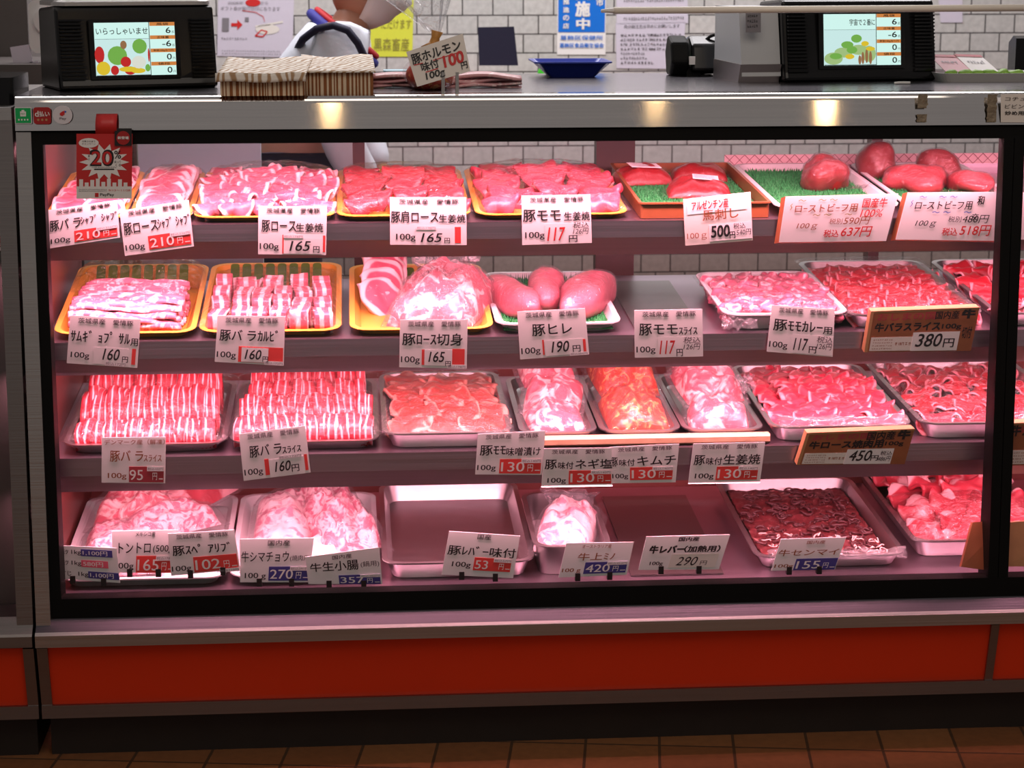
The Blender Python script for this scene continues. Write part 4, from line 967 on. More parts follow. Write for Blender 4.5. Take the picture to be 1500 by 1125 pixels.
def board(title, sub, num, tax=None):
    def f(o, fn, org, e):
        L = Letters()
        for t in title: L.text(*t[:5], bold=t[5])
        lay('lettering', L, fn, e*1.5, 'ink', o, org)
        rr = random.Random(len(num)+3); L = Letters().text('おしまの国', .06, .60, .76, .93, bold=.015)
        lay('faded_lettering', L, fn, e, 'patch_maroon', o, org)
        patch(o, fn, org, e, 'paper_warm', .03, .44, .03, .36, .8, 'slip')
        L = Letters()
        for q in range(4): L.scribble(.05, .24, .28-.07*q, .31-.07*q, 9, rr)
        L.scribble(.26, .42, .16, .23, 5, rr); lay('slip_lettering', L, fn, e*2.2, 'ink_brown', o, org)
        patch(o, fn, org, e, 'paper', .42, .86, .02, .46, 1.4, 'price_slip')
        L = Letters().text(num, .455, .70 if not tax else .66, .12, .42, bold=.012, shear=.18); L.text('円', *((.72, .82, .10, .30) if not tax else (.66, .73, .12, .27)), bold=.012)
        if tax: L.text('税込', .74, .85, .27, .40); L.text(tax, .73, .85, .10, .24, shear=.2)
        lay('price_figures', L, fn, e*3, 'ink', o, org)
        b0, b1, t1, t0 = [fn(u, v)-org for u, v in ((0, 0), (1, 0), (1, 1), (0, 1))]
        bk = Vector((-.004, .016, .004))
        MB().add([t0+fn.n*.0005, t1+fn.n*.0005, t1+bk, t0+bk, t0-Vector((0, 0, .004)), t1-Vector((0, 0, .004)), t1+bk-Vector((0, 0, .004)), t0+bk-Vector((0, 0, .004))], [[0,1,2,3],[7,6,5,4],[0,4,5,1],[1,5,6,2],[2,6,7,3],[3,7,4,0]]).build('top_edge', 'board_edge', o)
        MB().add([b0+fn.n*.0008+Vector((-.003, 0, 0)), b0+fn.n*.0008+Vector((.003, 0, 0)), t0+fn.n*.0008+Vector((.003, 0, 0)), t0+fn.n*.0008+Vector((-.003, 0, 0)), b0+bk, t0+bk], [[0,1,2,3],[0,3,5,4],[1,4,5,2],[0,4,1],[3,2,5]]).build('side_edge', 'board_edge', o)
    return f
card(B, [(1278, 456), (1435, 450), (1422, 514), (1268, 516)], 'orange-brown board with black brush writing and 380 yen slip, before the beef belly vat', '', (), '', mat='board', extra=board([('国内産', .60, .82, .76, .94, .02), ('牛', .85, .97, .76, .96, .06), ('牛バラスライス', .05, .66, .50, .70, .035), ('100g', .68, .86, .50, .64, .02), ('切付', .88, .97, .30, .56, .02)], '', '380'), name='price_board', thick=.004, dy=.022)
# third shelf
card(C, [(149, 641), (242.8, 640), (242, 708), (148.7, 707)], 'white card with brown lettering, 95 yen on maroon, under the leftmost belly slices', 'デンマーク産（解凍）', [('豚バ ラ', .13, .65, V0, V1, .008), ('ｽﾗｲｽ', .66, .94, V0, V0+.15, .004)], price=printed('95', 'patch_maroon', nb=(.02, .40), box=(.43, .975, .02, .36), tax='税込102円'), ink='ink_brown', topbox=(.04, .985, .84, .955), gbox=(.10, .39, .07, .22))
card(C, [(350, 635.6), (447, 623.6), (455, 692), (357, 704.5)], 'tilted white card with hand-written 160 yen between two red bars, under the rolled belly slices', main=[('豚バ ラ', .13, .61, V0, V1), ('ｽﾗｲｽ', .62, .90, V0, V0+.15)], price=handed('160', back=((.335, .40, .06, .40), (.93, .975, .06, .40)), box=(.40, .92, .0, .38), nbox=(.48, .72, .11, .32), yen=(.73, .84, .07, .22), tax='税込172円', taxbox=(.55, .90, .37, .44)))
card(C, [(700, 635.6), (799, 631), (793.6, 695.6), (696, 695)], 'white card with 130 yen on red under the miso pork slices', main=[('豚ﾓﾓ', .05, .43, V0, V1), ('味噌漬け', .44, .95, V0-.02, V0+.17)], price=printed('130', tax='税込140円', box=(.355, .975, .03, .37)))
card(C, [(893, 655), (995, 650), (989.7, 706.5), (895.6, 708)], 'leaning white card for kimchi pork, 130 yen on red, half tucked behind its left neighbour', main=[('豚', .02, .11, V0, V1), ('味付', .13, .36, V0, V0+.18), ('キムチ', .40, .97, V0, V1)], price=printed('130', tax='税込140円', box=(.29, .94, .08, .42)), gbox=(.02, .26, .10, .26), dy=.010)
card(C, [(797, 657), (896, 656), (897, 712), (793, 714)], 'leaning white card for leek-salt pork, 130 yen on red, in front of its right neighbour', main=[('豚', .03, .20, V0, V1), ('味付', .22, .44, V0, V0+.18), ('ネギ塩', .47, 1.0, V0, V1)], price=printed('130', tax='税込140円', box=(.38, .985, .07, .42)), gbox=(.08, .34, .08, .24), dy=.014)
card(C, [(1015.6, 650), (1121, 647.6), (1113, 707.6), (1008, 709)], 'leaning white card for ginger pork, 130 yen on red, under the bar end', main=[('豚', .04, .19, V0, V1), ('味付', .21, .43, V0, V0+.18), ('生姜焼', .45, .96, V0, V1)], price=printed('130', tax='税込140円', box=(.37, .95, .09, .42)), gbox=(.08, .34, .10, .26), dy=.010)
card(C, [(1184, 634), (1340, 628), (1325, 680), (1169, 681)], 'orange-brown board with black brush writing and 450 yen slip, before the beef loin tray', '', (), '', mat='board', extra=board([('国内産', .57, .83, .72, .96, .02), ('牛', .86, .97, .72, .97, .06), ('牛ロース焼肉用', .05, .74, .50, .72, .035), ('100g', .76, .93, .52, .66, .02)], '', '450', '486円'), name='price_board', thick=.004, dy=.022)
card(C, [(1478, 620), (1640, 614), (1628, 680), (1466, 682)], 'edge of an orange-brown board right of the mullion, third shelf', '', (), '', mat='board', extra=board([('牛', .04, .12, .70, .94, .05), ('バラ', .14, .4, .70, .94, .03)], '', '380'), name='price_board', thick=.004, dy=.022)
# lowest shelf
def three(o, fn, org, e):
    L = Letters(); rows = (('牛ﾓﾂ', '1,100', 'patch_navy', .82, (.42, .92)), ('豚ﾓﾂ', '580', 'patch_pink', .50, (.42, .84)), ('牛すじ', '1,100', 'patch_navy', .18, (.52, .99)))
    for i, (a, p, mt, v, (u0, u1)) in enumerate(rows):
        L.text(a, .02, .22 if i < 2 else .26, v-.07, v+.08, bold=.01); L.text('1kg', .27 if i < 2 else .37, .42 if i < 2 else .52, v-.09, v+.07, serif=.003)
        vs, fs = slab(fn, org, e*.6, u0, u1, v-.10, v+.10, e*.7); link('price_patch', mesh('price_patch', vs, fs), mt, o)
        lay('price_figures', Letters().text(p+'円', u0+.03, u1-.08, v-.07, v+.07, serif=.003), fn, e*2, 'ink_white', o, org)
    lay('lettering', L, fn, e, 'ink', o, org)
card(D, [(79.6, 798.5), (171, 803), (176, 854), (79.6, 847)], 'three-line card with navy and pink price bars at the bottom left corner', '', (), '', extra=three, foot='feet', dy=.014)
card(D, [(164, 778), (261, 776), (254, 839), (165, 839)], 'white card printed 165 yen on red for 500 g packs, lowest shelf', 'メキシコ産', [('トントロ', .10, .60, V0, V1, .01), ('(500g)', .64, .98, V0-.02, V0+.18, .004)], price=printed('165', tax='税込178円', box=(.38, .99, .0, .40)), topbox=(.36, .66, .86, .97), gbox=(.04, .34, .06, .24), foot='feet', dy=.008)
card(D, [(246, 782), (343, 776), (352, 834), (250.7, 843.6)], 'white card printed 102 yen on red for spare ribs, lowest shelf', main=[('豚ｽﾍﾟ ｱﾘﾌﾞ', .05, .90, V0, V1)], price=printed('102', tax='税込110円', box=(.34, .98, .03, .40), taxbox=(.70, .99, -.03, .06)), gbox=(.02, .30, .06, .22), foot='feet', dy=.014)
card(D, [(351.6, 789.6), (460, 788), (452, 853), (351.6, 853)], 'white card printed 270 yen on navy under the layered intestine bag', '国内産', [('牛シマチョウ', .02, .68, V0, V1, .008), ('(焼肉用)', .70, .99, V0, V0+.15, 0)], '100 g', price=printed('270', 'patch_navy', tax='税込291円', box=(.41, .99, .04, .36)), topbox=(.38, .68, .84, .965), gbox=(.07, .37, .06, .22), foot='feet', dy=.008)
card(D, [(447, 816), (555.6, 801.6), (560, 855.6), (451.7, 855.6)], 'slanted white card printed 357 yen on navy, for stewing intestine', '国内産', [('牛生小腸', .05, .70, .44, .74, .01), ('(鍋用)', .73, .98, .48, .66, 0)], '', price=printed('357', 'patch_navy', tax='税込385円', box=(.42, .98, .0, .28)), topbox=(.36, .62, .80, .93), foot='feet', dy=.014)
card(D, [(658, 778), (761.7, 785), (751.6, 847), (646.7, 841.7)], 'tilted white card printed 53 yen on red in front of the empty steel tray', '国産', [('豚ﾚﾊﾞｰ味付', .03, .98, V0, V1-.02, .01)], price=printed('53', tax='税込57円', nb=(.04, .38), box=(.42, .94, .14, .44)), topbox=(.41, .60, .86, .98), gbox=(.12, .38, .17, .32), foot='feet', dy=.010)
card(D, [(829.6, 795.6), (928.5, 794), (918, 842), (818, 846)], 'pinkish card with brown lettering, 420 yen on navy, before the deep steel pan', 'オーストラリア産', [('牛上ﾐﾉ', .22, .76, .48, .70, .008)], '100 g', price=printed('420', 'patch_navy', tax='税込453円', box=(.35, .97, .08, .42)), topbox=(.25, .68, .84, .95), gbox=(.03, .30, .12, .26), ink='ink_brown', foot='feet', dy=.010)
def liver(o, fn, org, e):
    L = Letters().text('国内産', .40, .64, .84, .96, bold=.03); L.text('牛レバー', .08, .50, .50, .72, bold=.05); L.text('（加熱用）', .50, .93, .52, .70, bold=.03); L.text('100g', .12, .28, .12, .25, serif=.003); L.text('290', .44, .70, .13, .38, shear=.25); L.text('円', .74, .82, .14, .26)
    patch(o, fn, org, e, 'paper_warm', .36, .94, .06, .46, .1, 'price_slip')
    lay('lettering', L, fn, e*1.6, 'ink', o, org)
card(D, [(947, 786), (1069.6, 783), (1053, 834), (935, 835)], 'laminated card with thick brush writing and hand-written 290 yen, before the bare plate', '', (), '', extra=liver, foot='feet', dy=.012)
card(D, [(1144, 789.6), (1239.6, 787), (1223, 834), (1129.6, 836)], 'pinkish card with brown lettering, 155 yen on dark navy, before the shredded tripe', '国内産', [('牛センマイ', .03, .96, .46, .66, .008)], '100g', price=printed('155', 'patch_navy', tax='税込167円', box=(.34, .99, .0, .36), strip=False), topbox=(.42, .70, .82, .93), gbox=(.03, .32, .06, .20), ink='ink_brown', foot='feet', dy=.010)
# slanting side board by the mullion and its neighbour beyond
P = [onY(1425, 765, .02), onY(1478, 762, .02), onY(1466, 838, -.005), onY(1408, 830, -.005)]
org = (P[2]+P[3])/2; fn = quadmap(P); vs, fs = slab(fn, org, .012)
tag(link('price_board', mesh('price_board', vs, fs), 'board', None, T(org)), 'orange-brown board seen edge-on just left of the mullion foot', 'price card')
P = [onY(1469, 766, .01), onY(1640, 752, .01), onY(1640, 828, -.005), onY(1468, 830, -.005)]
org = (P[2]+P[3])/2; fn = quadmap(P); vs, fs = slab(fn, org, .012)
tag(link('price_board', mesh('price_board', vs, fs), 'board_edge', None, T(org)), 'yellow-brown board right of the mullion on the lowest shelf', 'price card')
# card in the neighbouring case
P = [onY(-70, 276, .09), onY(17, 272, .09), onY(16, 366, .09), onY(-70, 372, .09)]
org = (P[2]+P[3])/2; fn = quadmap(P); vs, fs = slab(fn, org, .002); o = tag(link('price_card', mesh('price_card', vs, fs), 'paper', None, T(org)), 'pale price card in the neighbouring case at the left picture edge', 'price card')
L = Letters().text('5円', .84, .99, .44, .58, bold=.01); lay('lettering', L, fn, .0008, 'ink', o, org)
lay('red_lettering', Letters().text('税込5円', .80, .99, .06, .24, bold=.01), fn, .0008, 'ink_red', o, org)
# ------------------------------------------------------------------ on the counter
def top(px, py, z=0): return onZ(px, py, ZT+z)
def scale_unit(bl, br, htpx, name_l, title, screen, hood, case_mat, rake, seed, tu):
    """customer display of a label scale: glossy black body, ribbed sides, lit screen"""
    a, b = top(*bl), top(*br); w = (b-a).length; ang = math.atan2(b.y-a.y, b.x-a.x)
    r = empty('label_scale', T(a) @ RZ(ang), name_l, 'scale')
    h = htpx
    MB().prism([(-.004, .004), (.006-.0, .0), (.17, 0), (.17, h*.96), (.03+rake, h), (.010+rake, h*.98), (.0+rake*.1, .02)], 0, w).build('body', 'gloss_black', r, bevel=.006)
    for s in (0, 1):
        ins = MB(); ins.box((.006 if s == 0 else w-.05, -.001+rake*.13, .02), (.05 if s == 0 else w-.006, .006+rake*.13, .022))
        for i in range(17):
            z = .022+(h-.05)*i/16; y = -.0035+rake*(z/h)
            x0 = (.006 if s == 0 else w-.05); ins.box((x0, y-.003, z), (x0+.044, y+.004, z+.0034))
        ins.build('ribbed_panel', 'gloss_black', r)
    u0, u1, v0, v1 = screen
    def P(u, v): z = h*v; return Vector((w*u, -.0045+rake*v, z))
    fn = quadmap([P(u0-.03, v1+.04), P(u1+.03, v1+.04), P(u1+.03, v0-.04), P(u0-.03, v0-.04)])
    vs, fs = slab(fn, Vector(), .004); link('screen_bezel', mesh('bezel', vs, fs), 'gloss_black', r)
    fn = quadmap([P(u0, v1), P(u1, v1), P(u1, v0), P(u0, v0)])
    vs, fs = slab(fn, Vector(), .001, off=.0012); sc = link('screen', mesh('screen', vs, fs), 'lcd', r)
    e = .002; Z = Vector()
    L = Letters()
    for i in range(4): L.rect(.685, 1.0, 1-.25*i-.07, 1-.25*i)
    lay('orange_bars', L, fn, e, 'lcd_orange', sc, Z)
    L = Letters().text(title, *tu, .775, .90, bold=.008)
    for i, n in enumerate(('6', '-6', '0', '0')):
        v = 1-.25*i
        L.text(n, .885-(.05 if len(n) > 1 else 0), .945, v-.21, v-.10, bold=.01); L.text('ｇ' if i < 2 else '円', .96, .99, v-.21, v-.165)
        L.text(('風袋', '正味量', '単価100g当り円', '値段')[i], .77 if i != 2 else .72, .92 if i != 2 else .97, v-.06, v-.012, bold=.01)
    L.rect(0, .675, .69, .695); L.rect(.672, .680, 0, 1); L.rect(0, .68, 0, .012)
    lay('figures', L, fn, e*1.4, 'ink', sc, Z)
    rr = random.Random(seed)
    lay('screen_picture_pale', Letters().rect(.0, .67, .012, .69), fn, e*.8, 'lcd_pale', sc, Z)
    if seed == 1:
        items = [('lcd_green', [(.27, .38, .12, .18), (.55, .55, .09, .14), (.64, .14, .05, .07)]), ('lcd_red', [(.05, .40, .06, .16), (.37, .26, .065, .10), (.42, .06, .07, .08), (.66, .38, .06, .13), (.23, .09, .05, .09)]), ('lcd_yellow', [(.09, .14, .085, .13), (.40, .12, .12, .05), (.52, .09, .09, .05)]), ('lcd_white', [(.53, .25, .09, .12)]), ('lcd_brown', [(.35, .58, .04, .08)])]
    else:
        items = [('lcd_leaf', [(.12, .10, .12, .12), (.25, .25, .12, .10), (.45, .30, .12, .10), (.58, .22, .10, .16)]), ('lcd_green', [(.30, .40, .08, .07), (.42, .52, .07, .08), (.15, .18, .08, .06), (.36, .30, .07, .07)]), ('lcd_brown', [(.50, .14, .02, .12), (.55, .18, .02, .14), (.60, .14, .02, .13), (.46, .10, .02, .09)]), ('lcd_yellow', [(.33, .17, .06, .05), (.53, .42, .05, .05), (.60, .32, .06, .04)])]
    for q, (mt, cs) in enumerate(items):
        for q2, (u, v, ru, rv) in enumerate(cs): lay('screen_picture', Letters().circle(u, max(v, rv+.014), min(ru, .672-u if u < .672 else ru), rv), fn, e*(1.0+.08*q+.012*q2), mt, sc, Z)
    return r, w, h
for n, c, s in (('lcd', (.62, .90, .84), 1.0), ('lcd_pale', (.60, .84, .82), .95), ('lcd_orange', (.75, .26, .06), .8), ('lcd_green', (.20, .50, .08), .8), ('lcd_leaf', (.42, .62, .25), .8), ('lcd_red', (.62, .02, .02), .8), ('lcd_yellow', (.85, .62, .03), .8), ('lcd_white', (.8, .82, .72), .85), ('lcd_brown', (.35, .17, .07), .8)):
    M[n] = flat(n, c, .3, emit=s)
r, w, h = scale_unit((88, 134), (320, 128), .158, 'black label scale with a vegetable screen at the left end of the counter', 'いらっしゃいませ', (.225, .73, .17, .80), 0, 'white', .010, 1, (.02, .66))
MB().loops([rrect(.0, .02, w-.0, .18, .03, z_) for z_ in (h, h+.007)]+[rrect(.006, .026, w-.006, .174, .026, h+.011)]).build('lid', 'steel', r)
for x in (.03, w-.05): MB().box((x, .02, -.0), (x+.02, .04, .004)).build('foot', 'black', r)
r, w, h = scale_unit((1150, 121), (1372, 118), .165, 'black label scale with a salad screen at the right, behind the cream rod', '宇宙で２番に', (.25, .755, .20, .82), 0, 'grey_case', .020, 2, (.33, .66))
MB().prism([(.02, 0.012), (.20, .012), (.20, .15), (.05, .15)], -.085, -.002).build('side_housing', 'grey_case', r)
MB().prism([(.03, 0.0), (.19, .0), (.19, .04), (.015, .036)], -.09, -.003).build('side_base', 'steel_dark', r)
L = Letters(); rr = random.Random(4)
for q in range(4): L.scribble(.1, .8, .8-.2*q, .9-.2*q, 5, rr)
fn = quadmap([(-.082, .015, .15), (-.05, .015, .15), (-.05, .012, .10), (-.082, .012, .10)]); vs, fs = slab(fn, Vector(), .001); st = link('rating_plate', mesh('plate', vs, fs), 'ink_grey', r); lay('lettering', L, fn, .001, 'ink', st, Vector())
# bundles of striped paper bags
def bundle(pl, pr, over, depth, hh, label, n, seed, flap):
    a, b = top(*pl), top(*pr); w = (b-a).length; ang = math.atan2(b.y-a.y, b.x-a.x)
    r = empty('paper_bag_bundle', T((a.x, over, ZT)) @ RZ(0), label, 'paper bags')
    rr = random.Random(seed); x = 0
    ws = [rr.choice((.6, 1, 1, 1.6)) for i in range(n)]; tot = sum(ws)
    for i, q in enumerate(ws):
        dx = w*q/tot; o = MB().box((x, .001*rr.random(), .0), (x+dx*.97, depth, hh+.0015*rr.random())).build('paper_bag', 'stripe_brown' if i % 2 else 'stripe_cream', r); x += dx
    # patterned top bag lying over the rest
    def fn(u, v): return (-.006+(w+.010)*u+.010*(v)*(1 if seed == 1 else -.3), -.008+depth*v, hh+.0035+.003*math.sin(u*7+v*2)*v+.020*v)
    q = link('top_bag', sheet(20, 10, fn, .0025), 'bag_pattern', r)
    if flap:
        def fn2(u, v): return (-.008+(w+.012)*u, -.010-.002*v, hh+.006-.016*v+.0015*math.sin(u*9))
        link('flap', sheet(16, 4, lambda u, v: fn2(u, 1-v), .0015), 'bag_pattern', r)
    return r
def bag_pattern():
    m, nt, b = newmat('wavy_paper'); L = nt.links.new; b.inputs['Roughness'].default_value = .7
    tc = N(nt, 'ShaderNodeTexCoord'); n = N(nt, 'ShaderNodeTexNoise', Scale=30.0, Detail=1.0); L(tc.outputs['Object'], n.inputs['Vector'])
    wv = N(nt, 'ShaderNodeTexWave', Scale=24.0, Distortion=7.0, Detail=1.0); wv.inputs['Detail Scale'].default_value = 1.2
    mp = N(nt, 'ShaderNodeMapping'); mp.inputs['Rotation'].default_value = (0, 0, .6); L(tc.outputs['Object'], mp.inputs[0]); L(mp.outputs[0], wv.inputs['Vector'])
    mr = N(nt, 'ShaderNodeMapRange'); mr.inputs['From Min'].default_value = .2; mr.inputs['From Max'].default_value = .6; L(wv.outputs['Fac'], mr.inputs['Value'])
    mx = N(nt, 'ShaderNodeMix', data_type='RGBA'); mx.inputs[6].default_value = (.42, .26, .14, 1); mx.inputs[7].default_value = (.86, .80, .72, 1)
    L(mr.outputs[0], mx.inputs[0]); L(mx.outputs[2], b.inputs['Base Color']); return m
M['bag_pattern'] = bag_pattern()
ya = -.012
bundle((321, 143), (444, 143), ya, .20, .036, 'left bundle of brown-striped paper bags jutting over the counter edge', 40, 1, True)
bundle((447, 134), (546, 133), .035, .20, .038, 'right bundle of brown-striped paper bags, set back from the edge', 34, 2, False)
# pink and white strips, tied clear bag, hand-written sign
def strip_fn(i):
    def fn(u, v): return (u*.29, .0+.05*v+.006*math.sin(u*9+i), .004+.006*i+.006*math.sin(v*math.pi)+.003*math.sin(u*11+i*2)-(.012*max(0, u-.8)*i/3))
    return fn
p = top(545, 130); r = empty('bacon_slab', T((p.x, p.y+.01, ZT)), 'layered pale pink belly bacon lying on the counter behind the hand-written sign', 'meat')
for i in range(4): link('layer', sheet(26, 7, strip_fn(i), .005), 'bacon', r)
p = onY(640, 100, .16); r = empty('tied_bag', T((p.x-.015, .16, ZT)), 'clear bag tied with a brown twist above the hand-written sign', 'bag')
link('film', lump_mesh(.048, .045, .036, 201, .12, 14), 'bag', r); link('contents', lump_mesh(.043, .040, .032, 201, .12, 14), 'kimchi', r)
MB().tube([(.004, 0, .072), (.010, 0, .085), (.013, 0, .098), (.016, 0, .11)], [.022, .011, .008, .012], 10).build('twist', 'tie', r, smooth=True)
def tf(u, v):
    a = 2*math.pi*u; rad = .010+.055*v; return (.012-.035*v+rad*math.cos(a)*(1+.25*math.sin(a*5)), rad*.6*math.sin(a), .108+.085*v+.012*math.sin(a*4)*v)
link('bag_mouth', sheet(36, 8, tf, .0006), 'bag', r)
P = [onY(595, 76, .035), onY(678, 49, .035), onY(689, 104, .02), onY(611, 127, .02)]
org = (P[2]+P[3])/2; fn = quadmap(P); vs, fs = slab(fn, org, .002); o = tag(link('sign_card', mesh('sign', vs, fs), 'paper_warm', None, T(org)), 'tilted hand-written sign in black and red, 100 yen, standing on the counter', 'sign')
L = Letters().text('豚ホルモン', .05, .92, .60, .88, bold=.02); L.text('味付', .17, .48, .34, .58, bold=.02); L.text('100g', .20, .55, .05, .28, bold=.02, shear=.1); L.text('円', .86, .97, .10, .28, bold=.02)
lay('lettering', L, fn, .001, 'ink', o, org)
L = Letters().text('100', .57, .93, .28, .58, bold=.035, shear=.05); L.line([(.06, .585), (.22, .57)], .012, 1.5); L.line([(.40, .555), (.88, .555)], .012, 1.5); L.line([(.22, .31), (.45, .31)], .012, 1.5)
lay('red_lettering', L, fn, .001, 'ink_red', o, org)
b = fn(.5, 0)-org
for dx in (-.004, .022): MB().box((b.x+dx, b.y, ZT-org.z), (b.x+dx+.006, b.y+.02, b.z+.012)).build('clip', 'steel', o)
# stack of light blue wrap behind
p = top(560, 112); q = MB().loops([rrect(0, 0, .10, .06, .012, z) for z in (0, .022)]).build('film_roll_pack', 'cyan', None, T((p.x, .42, ZT))); tag(q, 'pale blue pack lying behind the bacon on the counter', 'pack')
# blue tray
a, b_ = top(806, 113), top(872, 113); w = b_.x-a.x
lo = [rrect(0, 0, w, .10, .006, .0), rrect(-.032, -.03, w+.030, .13, .012, .030), rrect(-.036, -.034, w+.034, .134, .012, .030), rrect(-.036, -.034, w+.034, .134, .012, .033), rrect(-.031, -.029, w+.029, .129, .012, .033), rrect(.003, .003, w-.003, .097, .006, .003)]
q = MB().loops(lo).build('cash_tray', 'blue_tray', None, T((a.x, a.y, ZT)), bevel=0); tag(q, 'dark blue plastic cash tray on the counter below the blue poster', 'tray')
# card terminal with its cable
p = top(1015, 112)
r = empty('card_terminal', T((p.x, p.y, ZT)), 'black card terminal with a looped cable beside the right scale', 'terminal')
MB().prism([(0, .012), (.03, .004), (.11, .0), (.12, .02), (.10, .078), (.06, .085), (.015, .066)], -.002, .062).build('body', 'gloss_black', r, bevel=.006)
MB().prism([(.0, .03), (.03, .0), (.08, .0), (.10, .05), (.07, .085), (.02, .072)], -.046, -.006).build('handset', 'black', r, bevel=.006)
MB().box((-.0085, -.002, .025), (.004, .006, .042)).build('label_plate', 'paper', r)
MB().box((-.01, .02, .0), (.02, .08, .02)).build('bridge', 'black', r)
MB().tube([(.055+.03*math.cos(t), .05-.01*math.sin(t), .046+.040*math.sin(t)) for t in [x*.3-1.9 for x in range(18)]]+[(.03, .05, .003), (.0, .04, .003)], .0035, 8).build('cable', 'black', r, smooth=True)
# cream rod across the right half, carried on a post outside the view
a = onY(890, 15.5, .0); r = empty('cream_rod', T(a), 'cream enamelled rod running across in front of the right scale', 'rod')
zz = onY(1490, 11, .0).z-a.z
MB().tube([(.012, 0, 0), (.9, 0, zz)], .0065, 14).build('rod', 'white_metal', r, smooth=True)
MB().tube([(-.012, 0, -.001), (.0, 0, 0), (.0125, 0, 0)], [.003, .004, .0055], 10).build('end_cap', 'white', r, smooth=True)
MB().box((.885, -.008, ZT-a.z), (.905, .008, zz+.01)).build('post', 'white_metal', r)
M['leaf_pink'] = flat('pink_leaflet', (.62, .30, .34), .5); M['garnish'] = flat('green_garnish', (.22, .42, .05), .5, var=.4)
# right: packed white tray with garnish and cards
a = top(1378, 121); r = empty('food_tray', T((a.x, a.y, ZT)), 'white foam tray with green garnish and printed leaflets at the right counter end', 'tray')
MB().loops([rrect(.01, .01, .20, .12, .02, 0), rrect(0, 0, .21, .13, .024, .018), rrect(.003, .003, .207, .127, .022, .018), rrect(.012, .012, .198, .118, .02, .004)]).build('foam', 'white', r)
for i in range(6): link('garnish', lump_mesh(.014, .012, .008, 220+i, .4, 50, 12), 'garnish', r, T((.03+.026*i, .022, .012)))
for i, (x, mt) in enumerate(((.0, 'leaf_pink'), (.055, 'paper'))):
    fn = quadmap([(x+.0, .10, .052), (x+.055, .10, .050), (x+.075, .035, .020), (x+.02, .035, .020)]); vs, fs = slab(fn, Vector(), .001); lf = link('leaflet', mesh('leaflet', vs, fs), mt, r)
    L = Letters().rect(0, 1, .86, 1); lay('header', L, fn, .0008, 'patch_maroon', lf, Vector())
    L = Letters(); rr = random.Random(i); L.scribble(.2, .85, .45, .62, 6, rr); lay('lettering', L, fn, .0008, 'ink_grey', lf, Vector())
p = top(1486, 112); q = MB().prism([(0, 0), (.05, 0), (.05, .07), (.02, .085), (0, .08)], 0, .08).build('menu_stand', 'gloss_black', None, T((p.x, p.y, ZT))); tag(q, 'black stand cut by the right picture edge on the counter', 'stand')
p = top(1310, 124); q = MB().tube([(0, 0, .003), (.012, -.004, .004), (.03, .0, .003), (.035, .01, .003), (.01, .014, .003)], .0025, 6).build('cable_tie', 'white', None, T((p.x-.0, p.y, ZT))); tag(q, 'curl of clear strip lying under the right scale', 'strip')
# ------------------------------------------------------------------ stickers, notes, tape on the fascia
def flatcard(name, Q, Y, mat, label, cat, th=.0008, group=None):
    P = [onY(x, y, Y) for x, y in Q]; org = (P[2]+P[3])/2; fn = quadmap(P); vs, fs = slab(fn, org, th)
    return tag(link(name, mesh(name, vs, fs), mat, None, T(org)), label, cat, group), fn, org
M['green_st'] = flat('green_sticker', (.0, .42, .10), .4); M['red_st'] = flat('red_sticker', (.40, .015, .015), .4); M['pale_st'] = flat('pale_sticker', (.72, .68, .72), .4)
YF = -.0105
def round_sticker(px0, px1, py0, py1, mat, label, rx, ang=0):
    P0, P1 = onY(px0, py1, YF), onY(px1, py0, YF); w, h_ = P1.x-P0.x, P1.z-P0.z; org = P0
    vs2 = rrect(0, 0, w, h_, rx*min(w, h_)*.98, 0, 6); n = len(vs2)
    me = mesh('sticker', [(v.x, 0, v.y) for v in vs2]+[(v.x, .001, v.y) for v in vs2], [list(range(n)), list(range(n, 2*n))[::-1]]+[[i, i+n, (i+1) % n+n, (i+1) % n] for i in range(n)])
    o = tag(link('sticker', me, mat, None, T(org)), label, 'sticker')
    fn = quadmap([(0, 0, h_), (w, 0, h_), (w, 0, 0), (0, 0, 0)]); return o, fn
o, fn = round_sticker(22, 46, 157, 181.5, 'pale_st', 'square green payment sticker, leftmost on the steel fascia', .06)
lay('green_field', Letters().rect(.05, .95, .05, .95), fn, .0004, 'green_st', o, Vector())
L = Letters().rect(.33, .67, .45, .75).rect(.42, .58, .75, .84); 
for i, t in enumerate('IFST'): L.rect(.2+.17*i, .28+.17*i, .20, .30)
lay('marks', L, fn, .0008, 'ink_white', o, Vector()); lay('lettering', Letters().text('PAY', .38, .62, .55, .66), fn, .0012, 'green_st', o, Vector())
o, fn = round_sticker(49.5, 74, 157, 182, 'red_st', 'square dark red payment sticker in the middle of three', .18)
L = Letters().text('d', .10, .30, .45, .78, bold=.02).text('払い', .34, .92, .45, .76, bold=.02)
lay('lettering', L, fn, .0006, 'ink_white', o, Vector()); L = Letters()
for i in range(3): L.circle(.27+.23*i, .26, .07, .07)
lay('dots', L, fn, .0006, 'board_edge', o, Vector())
o, fn = round_sticker(78, 105.5, 155, 182, 'pale_st', 'round white payment sticker, right of three', .499)
lay('emblem', Letters().poly([(.36, .60), (.50, .70), (.62, .74), (.60, .52), (.48, .44), (.36, .50)]), fn, .0006, 'ink_red', o, Vector()); lay('emblem_dot', Letters().circle(.65, .68, .05, .05), fn, .0007, 'ink_blue', o, Vector())
lay('lettering', Letters().text('Pay', .34, .68, .22, .38, bold=.01), fn, .0006, 'ink_grey', o, Vector())
o, fn, org = flatcard('paper_note', [(1466, 138), (1540, 137), (1540, 180), (1466, 179)], YF, 'paper_warm', 'hand-written paper note on the fascia at the right edge', 'note')
